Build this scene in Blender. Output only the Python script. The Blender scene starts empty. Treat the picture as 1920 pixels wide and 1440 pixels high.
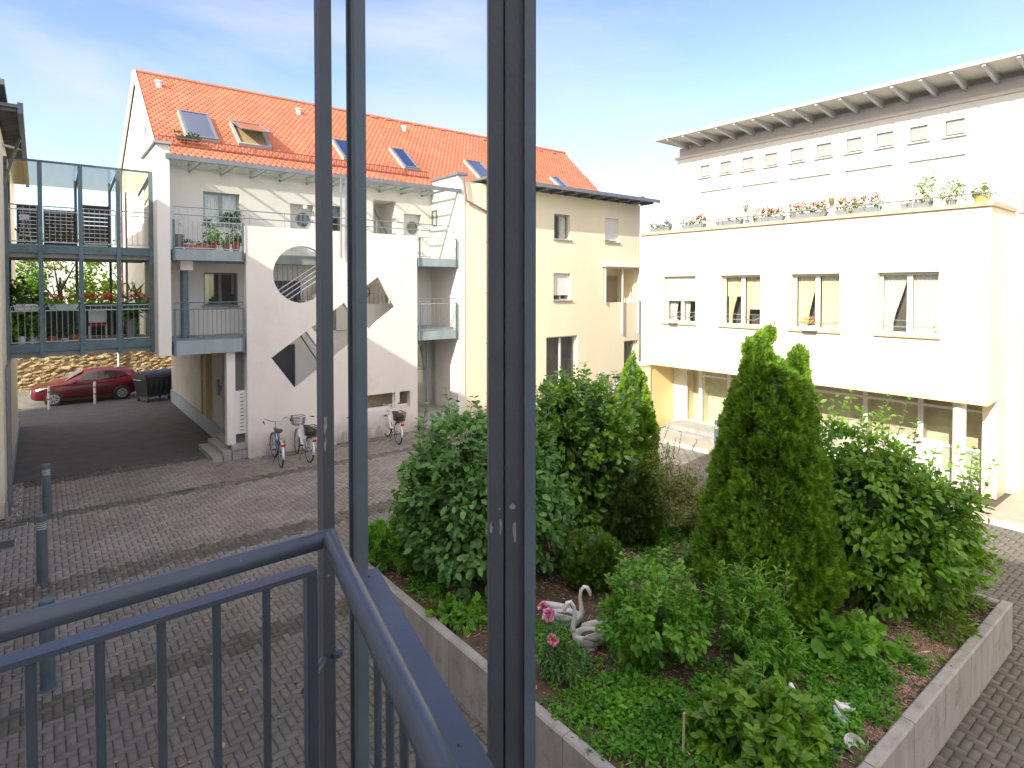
import bpy, math, random
import numpy as np
from mathutils import Vector, Matrix
from mathutils.geometry import tessellate_polygon
random.seed(7); RNG = np.random.default_rng(11)
S = bpy.context.scene; COL = S.collection
# ------------------------------------------------------------------ camera
EYE = 5.2; FPX = 1125.0; PITCH = math.radians(1.3); YAW = math.radians(51.7)
cam = bpy.data.objects.new('camera', bpy.data.cameras.new('camera')); COL.objects.link(cam)
cam.location = (0, 0, EYE); cam.rotation_euler = (math.pi/2 - PITCH, 0, YAW - math.pi/2)
cam.data.sensor_width = 36; cam.data.lens = FPX/1920*36; cam.data.shift_y = -154.5/1920
cam.data.clip_start = 0.05; cam.data.clip_end = 2000
S.camera = cam
S.render.resolution_x = 1024; S.render.resolution_y = 768
# ------------------------------------------------------------------ light
SUN_TO = Vector((-1, -0.32, 0.62)).normalized()
sl = bpy.data.lights.new('sun', 'SUN'); sl.energy = 2.6; sl.angle = math.radians(0.5); sl.color = (1.0, 0.93, 0.82)
so = bpy.data.objects.new('sun', sl); COL.objects.link(so)
so.rotation_euler = SUN_TO.to_track_quat('Z', 'Y').to_euler(); so.location = (-20, -5, 30)
W = bpy.data.worlds.new('World'); S.world = W; W.use_nodes = True
nt = W.node_tree; nt.nodes.clear()
sky = nt.nodes.new('ShaderNodeTexSky'); sky.sky_type = 'NISHITA'; sky.sun_disc = False
sky.sun_elevation = math.asin(SUN_TO.z); sky.sun_rotation = math.atan2(SUN_TO.x, SUN_TO.y)
sky.air_density = 1.0; sky.dust_density = 0.35; sky.ozone_density = 1.6
bg = nt.nodes.new('ShaderNodeBackground'); bg.inputs[1].default_value = 0.125
wo = nt.nodes.new('ShaderNodeOutputWorld')
tc = nt.nodes.new('ShaderNodeTexCoord')
mp = nt.nodes.new('ShaderNodeMapping'); mp.inputs['Scale'].default_value = (1.0, 1.0, 2.6); mp.inputs['Rotation'].default_value = (0.3, 0.25, 0.5)
nz = nt.nodes.new('ShaderNodeTexNoise'); nz.inputs['Scale'].default_value = 1.6; nz.inputs['Detail'].default_value = 7; nz.inputs['Roughness'].default_value = 0.55; nz.inputs['Distortion'].default_value = 0.5
cr = nt.nodes.new('ShaderNodeValToRGB'); cr.color_ramp.elements[0].position = 0.47; cr.color_ramp.elements[1].position = 0.72
cr.color_ramp.elements[1].color = (0.7, 0.7, 0.7, 1)
mx = nt.nodes.new('ShaderNodeMix'); mx.data_type = 'RGBA'; mx.inputs[7].default_value = (2.5, 2.65, 2.9, 1)
L = nt.links.new
L(tc.outputs['Generated'], mp.inputs[0]); L(mp.outputs[0], nz.inputs['Vector']); L(nz.outputs[0], cr.inputs[0])
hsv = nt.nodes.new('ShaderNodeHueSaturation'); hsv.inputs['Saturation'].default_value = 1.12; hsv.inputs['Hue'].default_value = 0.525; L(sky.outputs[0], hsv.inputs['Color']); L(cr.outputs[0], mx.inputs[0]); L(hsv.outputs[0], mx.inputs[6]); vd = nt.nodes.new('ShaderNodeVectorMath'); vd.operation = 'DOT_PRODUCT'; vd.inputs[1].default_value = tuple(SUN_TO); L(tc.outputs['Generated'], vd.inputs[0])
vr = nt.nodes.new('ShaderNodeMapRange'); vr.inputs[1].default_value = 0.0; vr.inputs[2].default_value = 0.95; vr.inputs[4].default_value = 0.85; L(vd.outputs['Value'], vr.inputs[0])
m3 = nt.nodes.new('ShaderNodeMix'); m3.data_type = 'RGBA'; m3.inputs[7].default_value = (8.8, 7.9, 6.7, 1)   # warm white sky fill added on the unseen sun side to lift the shade
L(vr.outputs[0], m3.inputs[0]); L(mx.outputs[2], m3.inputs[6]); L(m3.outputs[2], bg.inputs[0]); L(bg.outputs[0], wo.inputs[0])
S.view_settings.view_transform = 'Standard'; S.view_settings.look = 'None'; S.view_settings.gamma = 1
S.view_settings.exposure = 1.52
# ------------------------------------------------------------------ sight lines used to take measures off the plan
CX, CY = 960.0, 540 + FPX*math.tan(PITCH)
_c, _s = math.cos(PITCH), math.sin(PITCH)
Fv = Vector((math.cos(YAW)*_c, math.sin(YAW)*_c, -_s)); Rv = Vector((math.sin(YAW), -math.cos(YAW), 0)); Uv = Vector((math.cos(YAW)*_s, math.sin(YAW)*_s, _c))
def ray(px, py): return Fv + Rv*((px-CX)/FPX) + Uv*((CY-py)/FPX)
def on(ax, v, px, py):
    d = ray(px, py); o = Vector((0, 0, EYE)); return o + d*((v-o[ax])/d[ax])
# ------------------------------------------------------------------ materials
MATS = {}
def new_mat(name):
    m = bpy.data.materials.new(name); m.use_nodes = True; MATS[name] = m
    n = m.node_tree.nodes; return m, n, n['Principled BSDF'], m.node_tree.links.new
def mat(name, col, rough=0.6, var=0.08, scale=3.0, bump=0.0, bscale=40.0, metal=0.0, island=0.0, spec=0.5, streak=False, dirt=None, base=None):
    m, n, b, lk = new_mat(name)
    b.inputs['Roughness'].default_value = rough; b.inputs['Metallic'].default_value = metal
    b.inputs['Specular IOR Level'].default_value = spec
    t = n.new('ShaderNodeTexCoord'); nz = n.new('ShaderNodeTexNoise'); nz.inputs['Scale'].default_value = scale; nz.inputs['Detail'].default_value = 6; nz.inputs['Roughness'].default_value = 0.6
    src = t.outputs['Object']
    if streak:
        mp = n.new('ShaderNodeMapping'); mp.inputs['Scale'].default_value = (1, 1, 0.12); lk(src, mp.inputs[0]); lk(mp.outputs[0], nz.inputs['Vector'])
    else: lk(src, nz.inputs['Vector'])
    mr = n.new('ShaderNodeMapRange'); mr.inputs[1].default_value = 0.3; mr.inputs[2].default_value = 0.7; mr.inputs[3].default_value = 1-var*1.4; mr.inputs[4].default_value = 1+var
    lk(nz.outputs[0], mr.inputs[0])
    hs = n.new('ShaderNodeHueSaturation'); hs.inputs['Color'].default_value = (*col, 1)
    if island:
        g = n.new('ShaderNodeNewGeometry'); m2 = n.new('ShaderNodeMapRange'); m2.inputs[3].default_value = 1-island; m2.inputs[4].default_value = 1+island
        lk(g.outputs['Random Per Island'], m2.inputs[0]); mu = n.new('ShaderNodeMath'); mu.operation = 'MULTIPLY'
        lk(mr.outputs[0], mu.inputs[0]); lk(m2.outputs[0], mu.inputs[1]); lk(mu.outputs[0], hs.inputs['Value'])
    else: lk(mr.outputs[0], hs.inputs['Value'])
    out = hs.outputs[0]
    if dirt:
        dc, lo, hi, sc = dirt
        n3 = n.new('ShaderNodeTexNoise'); n3.inputs['Scale'].default_value = sc; n3.inputs['Detail'].default_value = 8; n3.inputs['Roughness'].default_value = 0.7
        lk(src, n3.inputs['Vector']); r3 = n.new('ShaderNodeMapRange'); r3.inputs[1].default_value = lo; r3.inputs[2].default_value = hi
        lk(n3.outputs[0], r3.inputs[0]); mx = n.new('ShaderNodeMix'); mx.data_type = 'RGBA'
        lk(r3.outputs[0], mx.inputs[0]); lk(out, mx.inputs[6]); mx.inputs[7].default_value = (*dc, 1); out = mx.outputs[2]
    if base:
        sp = n.new('ShaderNodeSeparateXYZ'); lk(src, sp.inputs[0]); n5 = n.new('ShaderNodeTexNoise'); n5.inputs['Scale'].default_value = 4; n5.inputs['Detail'].default_value = 7; lk(src, n5.inputs['Vector'])
        m5 = n.new('ShaderNodeMapRange'); m5.inputs[1].default_value = base; m5.inputs[2].default_value = 0; lk(sp.outputs[2], m5.inputs[0]); m6 = n.new('ShaderNodeMath'); m6.operation = 'MULTIPLY'; lk(m5.outputs[0], m6.inputs[0]); lk(n5.outputs[0], m6.inputs[1])
        mx5 = n.new('ShaderNodeMix'); mx5.data_type = 'RGBA'; lk(m6.outputs[0], mx5.inputs[0]); lk(out, mx5.inputs[6]); mx5.inputs[7].default_value = (.24, .21, .17, 1); out = mx5.outputs[2]
    lk(out, b.inputs['Base Color'])
    if bump:
        n2 = n.new('ShaderNodeTexNoise'); n2.inputs['Scale'].default_value = bscale; n2.inputs['Detail'].default_value = 5; lk(src, n2.inputs['Vector'])
        bp = n.new('ShaderNodeBump'); bp.inputs['Strength'].default_value = bump; bp.inputs['Distance'].default_value = 0.01
        lk(n2.outputs[0], bp.inputs['Height']); lk(bp.outputs[0], b.inputs['Normal'])
    return m
def leafmat(name, c1, c2, rough=0.45, trans=0.35, spec=0.4):
    m, n, b, lk = new_mat(name)
    g = n.new('ShaderNodeNewGeometry'); r = n.new('ShaderNodeValToRGB'); r.color_ramp.elements[0].color = (*c1, 1); r.color_ramp.elements[1].color = (*c2, 1)
    t = n.new('ShaderNodeTexCoord'); nz = n.new('ShaderNodeTexNoise'); nz.inputs['Scale'].default_value = 2.2; nz.inputs['Detail'].default_value = 3; lk(t.outputs['Object'], nz.inputs['Vector'])
    ad = n.new('ShaderNodeMath'); ad.operation = 'MULTIPLY_ADD'; ad.inputs[1].default_value = 0.55; lk(g.outputs['Random Per Island'], ad.inputs[0])
    m2 = n.new('ShaderNodeMath'); m2.operation = 'MULTIPLY_ADD'; m2.inputs[1].default_value = 1.6; m2.inputs[2].default_value = -0.58; lk(nz.outputs[0], m2.inputs[0]); lk(m2.outputs[0], ad.inputs[2])
    lk(ad.outputs[0], r.inputs[0]); lk(r.outputs[0], b.inputs['Base Color']); b.inputs['Roughness'].default_value = rough; b.inputs['Specular IOR Level'].default_value = spec
    tr = n.new('ShaderNodeBsdfTranslucent'); br = n.new('ShaderNodeMix'); br.data_type = 'RGBA'; br.blend_type = 'MULTIPLY'; br.inputs[0].default_value = 1; br.inputs[7].default_value = (1.5, 1.8, 0.5, 1)
    lk(r.outputs[0], br.inputs[6]); lk(br.outputs[2], tr.inputs[0])
    mx = n.new('ShaderNodeMixShader'); mx.inputs[0].default_value = trans; lk(b.outputs[0], mx.inputs[1]); lk(tr.outputs[0], mx.inputs[2])
    lk(mx.outputs[0], n['Material Output'].inputs[0]); return m
def glassmat(name, tint, fac0=0.1, rough=0.02):
    m, n, b, lk = new_mat(name); n.remove(b)
    tr = n.new('ShaderNodeBsdfTransparent'); tr.inputs[0].default_value = (*tint, 1); gl = n.new('ShaderNodeBsdfGlossy'); gl.inputs['Roughness'].default_value = rough
    gl.inputs[0].default_value = (0.9, 0.92, 0.9, 1)
    lw_ = n.new('ShaderNodeLayerWeight'); lw_.inputs[0].default_value = .5; fr = n.new('ShaderNodeMath'); fr.operation = 'POWER'; fr.inputs[1].default_value = 4.0; lk(lw_.outputs['Facing'], fr.inputs[0]); ad = n.new('ShaderNodeMath'); ad.operation = 'ADD'; ad.inputs[1].default_value = fac0; ad.use_clamp = True
    lk(fr.outputs[0], ad.inputs[0]); mx = n.new('ShaderNodeMixShader'); lk(ad.outputs[0], mx.inputs[0]); lk(tr.outputs[0], mx.inputs[1]); lk(gl.outputs[0], mx.inputs[2])
    lk(mx.outputs[0], n['Material Output'].inputs[0]); return m
WHITE = mat('white_render', (0.78, 0.75, 0.70), 0.85, 0.04, 0.8, 0.25, 90, streak=True, dirt=((0.60, 0.57, 0.52), 0.52, 0.9, 0.7), base=0.7)
PINKW = mat('pale_render', (0.78, 0.725, 0.68), 0.85, 0.04, 0.6, 0.3, 80, streak=True, dirt=((0.62, 0.57, 0.52), 0.52, 0.9, 0.9), base=0.7)
CREAM = mat('cream_render', (0.82, 0.73, 0.53), 0.85, 0.04, 0.6, 0.3, 80, streak=True, base=0.7)
YELLOW = mat('yellow_render', (0.80, 0.62, 0.30), 0.85, 0.05, 0.6, 0.3, 80)
TERRW = mat('ivory_render', (0.72, 0.675, 0.56), 0.85, 0.03, 0.5, 0.3, 80, streak=True, dirt=((0.66, 0.58, 0.36), 0.56, 0.85, 0.6))
UPW = mat('upper_render', (0.66, 0.645, 0.63), 0.85, 0.03, 0.5, 0.3, 80, streak=True)
STEEL = mat('blue_grey_paint', (0.095, 0.125, 0.145), 0.42, 0.12, 6, 0.08, 60)
STEELD = mat('dark_steel_paint', (0.068, 0.076, 0.084), 0.36, 0.12, 5, 0.1, 70, dirt=((0.20, 0.21, 0.21), 0.715, 0.74, 9.0))
STEELB = mat('rail_paint', (0.062, 0.078, 0.098), 0.34, 0.15, 6, 0.03, 90, dirt=((0.16, 0.17, 0.18), 0.71, 0.75, 14.0))
STEELR = mat('bridge_paint', (0.10, 0.16, 0.185), 0.5, 0.18, 4, 0.1, 50)
GALV = mat('galvanised_metal', (0.36, 0.38, 0.39), 0.35, 0.1, 8, 0, 1, metal=0.7)
ZINC = mat('zinc_sheet', (0.22, 0.23, 0.25), 0.45, 0.12, 4, 0, 1, metal=0.4)
FRAMEG = mat('grey_window_frame', (0.33, 0.35, 0.35), 0.5, 0.05)
FRAMEW = mat('white_window_frame', (0.78, 0.76, 0.72), 0.4, 0.03)
FRAMED = mat('dark_window_frame', (0.17, 0.19, 0.20), 0.45, 0.05)
CONC = mat('concrete', (0.36, 0.355, 0.34), 0.85, 0.12, 5, 0.4, 70, dirt=((0.20, 0.20, 0.17), 0.5, 0.8, 2.2))
CONCB = mat('planter_concrete', (0.36, 0.34, 0.31), 0.88, 0.14, 4, 0.5, 60, streak=True, dirt=((0.17, 0.165, 0.12), 0.52, 0.78, 3.0))
SLAB = mat('slab_paint', (0.30, 0.36, 0.37), 0.75, 0.1, 3, 0.2, 50, streak=True)
TILE = mat('clay_roof_tile', (0.58, 0.185, 0.10), 0.8, 0.10, 0.9, 0.2, 60, island=0.14, dirt=((0.34, 0.12, 0.08), 0.56, 0.85, 1.4))
PAVE0 = None
PAVE = mat('concrete_paver', (0.25, 0.225, 0.20), 0.85, 0.16, 0.8, 0.5, 120, island=0.14, dirt=((0.135, 0.13, 0.075), 0.55, 0.80, 0.5))
PAVED = mat('dark_paver', (0.145, 0.127, 0.11), 0.9, 0.15, 1.5, 0.5, 120, island=0.25, dirt=((0.055, 0.075, 0.03), 0.5, 0.8, 0.9))
JOINT = mat('paver_joint_sand', (0.11, 0.095, 0.07), 0.95, 0.25, 6, 0.6, 90, dirt=((0.05, 0.08, 0.02), 0.5, 0.7, 3))
ASPH = mat('asphalt', (0.10, 0.095, 0.092), 0.9, 0.15, 2, 0.7, 200)
SOILM = mat('garden_soil', (0.10, 0.068, 0.045), 0.95, 0.35, 6, 1.0, 30)
GRAVM = mat('pale_gravel', (0.42, 0.38, 0.32), 0.9, 0.1, 3, 0, 1, island=0.35)
CHIPM = mat('bark_chips', (0.27, 0.185, 0.12), 0.85, 0.2, 8, 0, 1, island=0.6)
WOOD = mat('dark_stained_wood', (0.055, 0.035, 0.035), 0.7, 0.2, 8)
BLACK = mat('black_rubber', (0.02, 0.02, 0.02), 0.6, 0.1)
BLACKP = mat('black_plastic', (0.03, 0.032, 0.035), 0.45, 0.1, 3, 0.1, 40)
CHROME = mat('chromed_metal', (0.6, 0.6, 0.6), 0.2, 0.05, metal=1.0)
WPAINT = mat('white_gloss_paint', (0.75, 0.76, 0.78), 0.25, 0.03)
BPAINT = mat('blue_gloss_paint', (0.05, 0.09, 0.22), 0.25, 0.05)
LBPAINT = mat('light_blue_paint', (0.15, 0.30, 0.42), 0.3, 0.05)
REDP = mat('dark_red_car_paint', (0.11, 0.006, 0.014), 0.22, 0.04, spec=0.7)
REDL = mat('red_reflector', (0.6, 0.02, 0.02), 0.25, 0.02)
LEATH = mat('black_saddle', (0.03, 0.028, 0.026), 0.5, 0.1)
WICK = mat('woven_basket', (0.09, 0.08, 0.07), 0.8, 0.3, 40)
TERRA = mat('terracotta', (0.42, 0.14, 0.08), 0.8, 0.1)
REDPOT = mat('red_brown_plastic', (0.30, 0.07, 0.06), 0.6, 0.1)
PGREEN = mat('pale_green_plastic', (0.30, 0.42, 0.36), 0.5, 0.1)
DGREEN = mat('dark_green_plastic', (0.03, 0.07, 0.05), 0.5, 0.1)
GREYPOT = mat('grey_plastic', (0.22, 0.23, 0.25), 0.6, 0.1)
WPOT = mat('white_ceramic', (0.72, 0.72, 0.72), 0.4, 0.06, 6, dirt=((0.35, 0.36, 0.30), 0.55, 0.8, 8))
FLRED = mat('red_petals', (0.62, 0.015, 0.03), 0.6, 0.2, island=0.3)
FLPINK = mat('pink_petals', (0.78, 0.32, 0.44), 0.6, 0.2, island=0.3)
FLMAG = mat('magenta_petals', (0.62, 0.05, 0.30), 0.6, 0.2, island=0.3)
CURT = mat('white_curtain', (0.86, 0.84, 0.80), 0.9, 0.06, 10)
CURTY = mat('cream_curtain', (0.86, 0.79, 0.60), 0.9, 0.06, 10)
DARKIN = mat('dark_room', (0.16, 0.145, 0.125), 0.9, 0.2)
DOORB = mat('navy_door_paint', (0.035, 0.055, 0.20), 0.4, 0.05)
DOORD = mat('dark_grey_door', (0.05, 0.055, 0.075), 0.4, 0.05)
SOFFM = mat('ribbed_metal_soffit', (0.15, 0.155, 0.16), 0.5, 0.2, 3, metal=0.3)
PIPEY = mat('yellowed_pipe', (0.50, 0.36, 0.16), 0.6, 0.1)
SIGNW = mat('white_board', (0.82, 0.82, 0.82), 0.35, 0.02)
LAMPM = mat('lamp_louvre_glass', (0.62, 0.60, 0.50), 0.35, 0.1)
TWIG = mat('twig_bark', (0.17, 0.13, 0.06), 0.8, 0.2)
BARK = mat('trunk_bark', (0.10, 0.07, 0.05), 0.9, 0.2, 8, 0.6, 30)
DRYG = mat('dry_stalk', (0.52, 0.43, 0.25), 0.8, 0.2, island=0.3)
DLEAF = mat('fallen_leaf', (0.40, 0.24, 0.09), 0.8, 0.2, island=0.5)
STONEG = mat('grey_field_stone', (0.30, 0.28, 0.25), 0.85, 0.15, 5, 0.5, 40)
GLASS = glassmat('window_glass', (0.92, 0.93, 0.90), 0.07)
GLASSR = glassmat('roof_window_glass', (0.30, 0.32, 0.32), 0.42, 0.05)
GLASSC = glassmat('canopy_glass', (0.86, 0.90, 0.86), 0.0, 0.06)
GLASSB = glassmat('bridge_roof_glass', (0.55, 0.60, 0.50), 0.10, 0.1)
CARGL = mat('car_glass', (0.015, 0.018, 0.02), 0.05, 0.05, spec=0.9)
LF_A = leafmat('leaf_blue_green', (0.055, 0.142, 0.039), (0.183, 0.353, 0.088), 0.5, 0.25)
LF_B = leafmat('leaf_laurel', (0.061, 0.154, 0.018), (0.207, 0.376, 0.039), 0.3, 0.25, 0.6)
LF_C = leafmat('leaf_dogwood', (0.067, 0.165, 0.020), (0.220, 0.388, 0.039), 0.42, 0.3)
LF_T = leafmat('thuja_spray', (0.065, 0.152, 0.015), (0.234, 0.381, 0.044), 0.6, 0.25, 0.2)
LF_Y = leafmat('leaf_fresh_green', (0.067, 0.194, 0.022), (0.220, 0.433, 0.050), 0.5, 0.35)
LF_G = leafmat('leaf_ground_cover', (0.049, 0.171, 0.018), (0.171, 0.410, 0.033), 0.5, 0.35)
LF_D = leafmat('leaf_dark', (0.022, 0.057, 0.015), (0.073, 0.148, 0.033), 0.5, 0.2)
LF_R = leafmat('leaf_rose', (0.08, 0.14, 0.03), (0.30, 0.28, 0.09), 0.5, 0.3)
LF_O = leafmat('leaf_olive_yellow', (0.07, 0.15, 0.02), (0.28, 0.34, 0.05), 0.5, 0.35)
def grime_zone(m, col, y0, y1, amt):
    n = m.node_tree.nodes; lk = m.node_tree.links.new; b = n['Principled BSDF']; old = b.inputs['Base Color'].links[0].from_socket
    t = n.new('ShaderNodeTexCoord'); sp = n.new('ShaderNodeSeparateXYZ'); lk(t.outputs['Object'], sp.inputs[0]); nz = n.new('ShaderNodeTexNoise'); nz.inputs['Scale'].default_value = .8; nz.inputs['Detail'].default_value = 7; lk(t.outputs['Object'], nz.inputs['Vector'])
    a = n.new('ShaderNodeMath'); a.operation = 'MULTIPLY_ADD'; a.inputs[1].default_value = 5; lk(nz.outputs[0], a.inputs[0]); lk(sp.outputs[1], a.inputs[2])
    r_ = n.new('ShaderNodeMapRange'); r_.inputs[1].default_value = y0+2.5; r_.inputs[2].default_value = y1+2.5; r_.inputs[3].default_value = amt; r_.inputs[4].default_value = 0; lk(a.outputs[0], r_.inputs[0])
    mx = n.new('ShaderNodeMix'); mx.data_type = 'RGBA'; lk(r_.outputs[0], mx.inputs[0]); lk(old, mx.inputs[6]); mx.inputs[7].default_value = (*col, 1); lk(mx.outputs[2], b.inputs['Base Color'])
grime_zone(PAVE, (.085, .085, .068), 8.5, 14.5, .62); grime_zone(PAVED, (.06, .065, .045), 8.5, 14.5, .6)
# rubble masonry
def stone_mat():
    m, n, b, lk = new_mat('rubble_masonry'); t = n.new('ShaderNodeTexCoord'); mp = n.new('ShaderNodeMapping'); mp.inputs['Scale'].default_value = (1, 1, 1.9); lk(t.outputs['Object'], mp.inputs[0])
    w = n.new('ShaderNodeTexNoise'); w.inputs['Scale'].default_value = 3; va = n.new('ShaderNodeVectorMath'); va.operation = 'MULTIPLY_ADD'; va.inputs[1].default_value = (.25, .25, .25); lk(mp.outputs[0], w.inputs['Vector']); lk(w.outputs['Color'], va.inputs[0]); lk(mp.outputs[0], va.inputs[2])
    v = n.new('ShaderNodeTexVoronoi'); v.inputs['Scale'].default_value = 2.7; lk(va.outputs[0], v.inputs['Vector'])
    e = n.new('ShaderNodeTexVoronoi'); e.feature = 'DISTANCE_TO_EDGE'; e.inputs['Scale'].default_value = 2.7; lk(va.outputs[0], e.inputs['Vector'])
    r = n.new('ShaderNodeValToRGB'); r.color_ramp.elements[0].color = (0.26, 0.17, 0.08, 1); r.color_ramp.elements[1].color = (0.56, 0.42, 0.22, 1)
    sx = n.new('ShaderNodeSeparateColor'); lk(v.outputs['Color'], sx.inputs[0]); lk(sx.outputs[0], r.inputs[0])
    mr = n.new('ShaderNodeMapRange'); mr.inputs[1].default_value = 0.02; mr.inputs[2].default_value = 0.09; lk(e.outputs[0], mr.inputs[0])
    mx = n.new('ShaderNodeMix'); mx.data_type = 'RGBA'; mx.inputs[6].default_value = (0.30, 0.24, 0.15, 1); lk(mr.outputs[0], mx.inputs[0]); lk(r.outputs[0], mx.inputs[7])
    lk(mx.outputs[2], b.inputs['Base Color']); b.inputs['Roughness'].default_value = 0.9
    n2 = n.new('ShaderNodeTexNoise'); n2.inputs['Scale'].default_value = 9; lk(t.outputs['Object'], n2.inputs['Vector'])
    ma = n.new('ShaderNodeMath'); ma.operation = 'MULTIPLY_ADD'; ma.inputs[1].default_value = 0.6; lk(n2.outputs[0], ma.inputs[0]); lk(mr.outputs[0], ma.inputs[2])
    bp = n.new('ShaderNodeBump'); bp.inputs['Distance'].default_value = 0.06; bp.inputs['Strength'].default_value = 1; lk(ma.outputs[0], bp.inputs['Height']); lk(bp.outputs[0], b.inputs['Normal']); return m
RUBBLE = stone_mat()
# ------------------------------------------------------------------ object helpers
ORG = {}
def setp(o, label=None, cat=None, group=None, kind=None):
    if label: o['label'] = label
    if cat: o['category'] = cat
    if group: o['group'] = group
    if kind: o['kind'] = kind
    return o
def thing(name, label, cat, loc=(0, 0, 0), group=None):
    o = bpy.data.objects.new(name, None); COL.objects.link(o); o.location = loc; o.empty_display_size = 0.2
    ORG[o.name] = Vector(loc); return setp(o, label, cat, group)
def link(name, me, m, parent=None):
    o = bpy.data.objects.new(name, me); COL.objects.link(o)
    if m: me.materials.append(m)
    if parent is not None: o.parent = parent
    return o
def offs(parent): return ORG.get(parent.name, Vector((0, 0, 0))) if parent is not None else Vector((0, 0, 0))
class MB:
    def __init__(s): s.v = []; s.f = []; s.sm = []; s.pc = []
    def add(s, vs, fs, smooth=False):
        b = len(s.v); s.pc.append((b, len(s.f))); s.v += [tuple(v) for v in vs]; s.f += [tuple(b+i for i in f) for f in fs]; s.sm += [smooth]*len(fs); return s
    def box(s, x0, x1, y0, y1, z0, z1, bev=0.0):
        if x0 > x1: x0, x1 = x1, x0
        if y0 > y1: y0, y1 = y1, y0
        if z0 > z1: z0, z1 = z1, z0
        return s.add([(x0, y0, z0), (x1, y0, z0), (x1, y1, z0), (x0, y1, z0), (x0, y0, z1), (x1, y0, z1), (x1, y1, z1), (x0, y1, z1)],
                     [(0, 3, 2, 1), (4, 5, 6, 7), (0, 1, 5, 4), (1, 2, 6, 5), (2, 3, 7, 6), (3, 0, 4, 7)])
    def bar(s, p, q, w, h, up=(0, 0, 1)):
        p, q = Vector(p), Vector(q); d = (q-p).normalized(); u = Vector(up); sd = d.cross(u)
        if sd.length < 1e-4: sd = d.cross(Vector((1, 0, 0)))
        sd.normalize(); u = sd.cross(d).normalized(); vs = []
        for c in (p, q):
            for a, b in ((-1, -1), (1, -1), (1, 1), (-1, 1)): vs.append(c+sd*(a*w/2)+u*(b*h/2))
        return s.add(vs, [(0, 1, 2, 3), (7, 6, 5, 4), (0, 4, 5, 1), (1, 5, 6, 2), (2, 6, 7, 3), (3, 7, 4, 0)])
    def tube(s, pts, r, n=8, closed=False, caps=True):
        pts = [Vector(p) for p in pts]; N = len(pts); rr = r if isinstance(r, (list, tuple)) else [r]*N
        up = Vector((0, 0, 1)); vs = []; fs = []; prev = None
        for i, p in enumerate(pts):
            if closed: d = (pts[(i+1) % N]-pts[i-1])
            else: d = (pts[min(i+1, N-1)]-pts[max(i-1, 0)])
            d.normalize()
            if prev is None:
                a = d.cross(up)
                if a.length < 1e-3: a = d.cross(Vector((1, 0, 0)))
            else: a = prev - d*prev.dot(d)
            a.normalize(); prev = a; b = d.cross(a)
            for k in range(n):
                t = 2*math.pi*k/n; vs.append(p+a*(math.cos(t)*rr[i])+b*(math.sin(t)*rr[i]))
        M = N if closed else N-1
        for i in range(M):
            for k in range(n):
                j = (i+1) % N; fs.append((i*n+k, i*n+(k+1) % n, j*n+(k+1) % n, j*n+k))
        s.add(vs, fs, n > 5)
        if caps and not closed:
            b = len(s.v)-len(vs); s.f += [tuple(b+k for k in range(n)), tuple(b+(N-1)*n+k for k in reversed(range(n)))]; s.sm += [False, False]
        return s
    def lathe(s, prof, cx=0, cy=0, n=20, sx=1, sy=1):
        vs = []; fs = []
        for r, z in prof:
            for k in range(n): t = 2*math.pi*k/n; vs.append((cx+math.cos(t)*r*sx, cy+math.sin(t)*r*sy, z))
        for i in range(len(prof)-1):
            for k in range(n): fs.append((i*n+k, i*n+(k+1) % n, (i+1)*n+(k+1) % n, (i+1)*n+k))
        fs.append(tuple(range(n))[::-1]); fs.append(tuple((len(prof)-1)*n+k for k in range(n)))
        return s.add(vs, fs, True)
    def sheet(s, outer, holes, fn, d0, d1):
        """flat slab with holes; outer/holes are (a,b) lists, fn(a,b,d) -> xyz"""
        loops = [outer]+holes; allp = [p for l in loops for p in l]
        tri = tessellate_polygon([[Vector((p[0], p[1], 0)) for p in l] for l in loops])
        n = len(allp); vs = [fn(p[0], p[1], d0) for p in allp]+[fn(p[0], p[1], d1) for p in allp]
        fs = [tuple(t) for t in tri]+[tuple(n+i for i in reversed(t)) for t in tri]
        k = 0
        for l in loops:
            m = len(l)
            for i in range(m): a, b = k+i, k+(i+1) % m; fs.append((a, b, n+b, n+a))
            k += m
        return s.add(vs, fs)
    def build(s, name, m, parent=None, label=None):
        me = bpy.data.meshes.new(name); o3 = offs(parent)
        me.from_pydata([(v[0]-o3.x, v[1]-o3.y, v[2]-o3.z) for v in s.v], [], s.f)
        if any(s.sm): me.polygons.foreach_set('use_smooth', s.sm)
        me.update(); o = link(name, me, m, parent)
        if parent is not None: ORG[o.name] = o3
        if any(s.sm):
            try: me.set_sharp_from_angle(angle=math.radians(40))
            except Exception: pass
        if label: o['label'] = label
        return o
def build_each(mb, name, m, parent=None, label=None):
    """every shape collected in mb becomes a part of its own"""
    out = []; ends = mb.pc[1:]+[(len(mb.v), len(mb.f))]
    for (v0, f0), (v1, f1) in zip(mb.pc, ends):
        q = MB(); q.v = mb.v[v0:v1]; q.f = [tuple(i-v0 for i in f) for f in mb.f[f0:f1]]; q.sm = mb.sm[f0:f1]; out.append(q.build(name, m, parent, label))
    return out
def npmesh(name, V, F, m, parent=None, smooth=False):
    """V (n,3), F (m,k) all same k"""
    me = bpy.data.meshes.new(name); o3 = offs(parent); V = V-np.array(o3); k = F.shape[1]
    me.vertices.add(len(V)); me.vertices.foreach_set('co', V.astype(np.float32).ravel())
    me.loops.add(F.size); me.loops.foreach_set('vertex_index', F.astype(np.int32).ravel())
    me.polygons.add(len(F)); me.polygons.foreach_set('loop_start', np.arange(0, F.size, k, dtype=np.int32))
    if smooth: me.polygons.foreach_set('use_smooth', np.ones(len(F), bool))
    me.update(calc_edges=True); o = link(name, me, m, parent)
    if parent is not None: ORG[o.name] = o3
    return o
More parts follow.
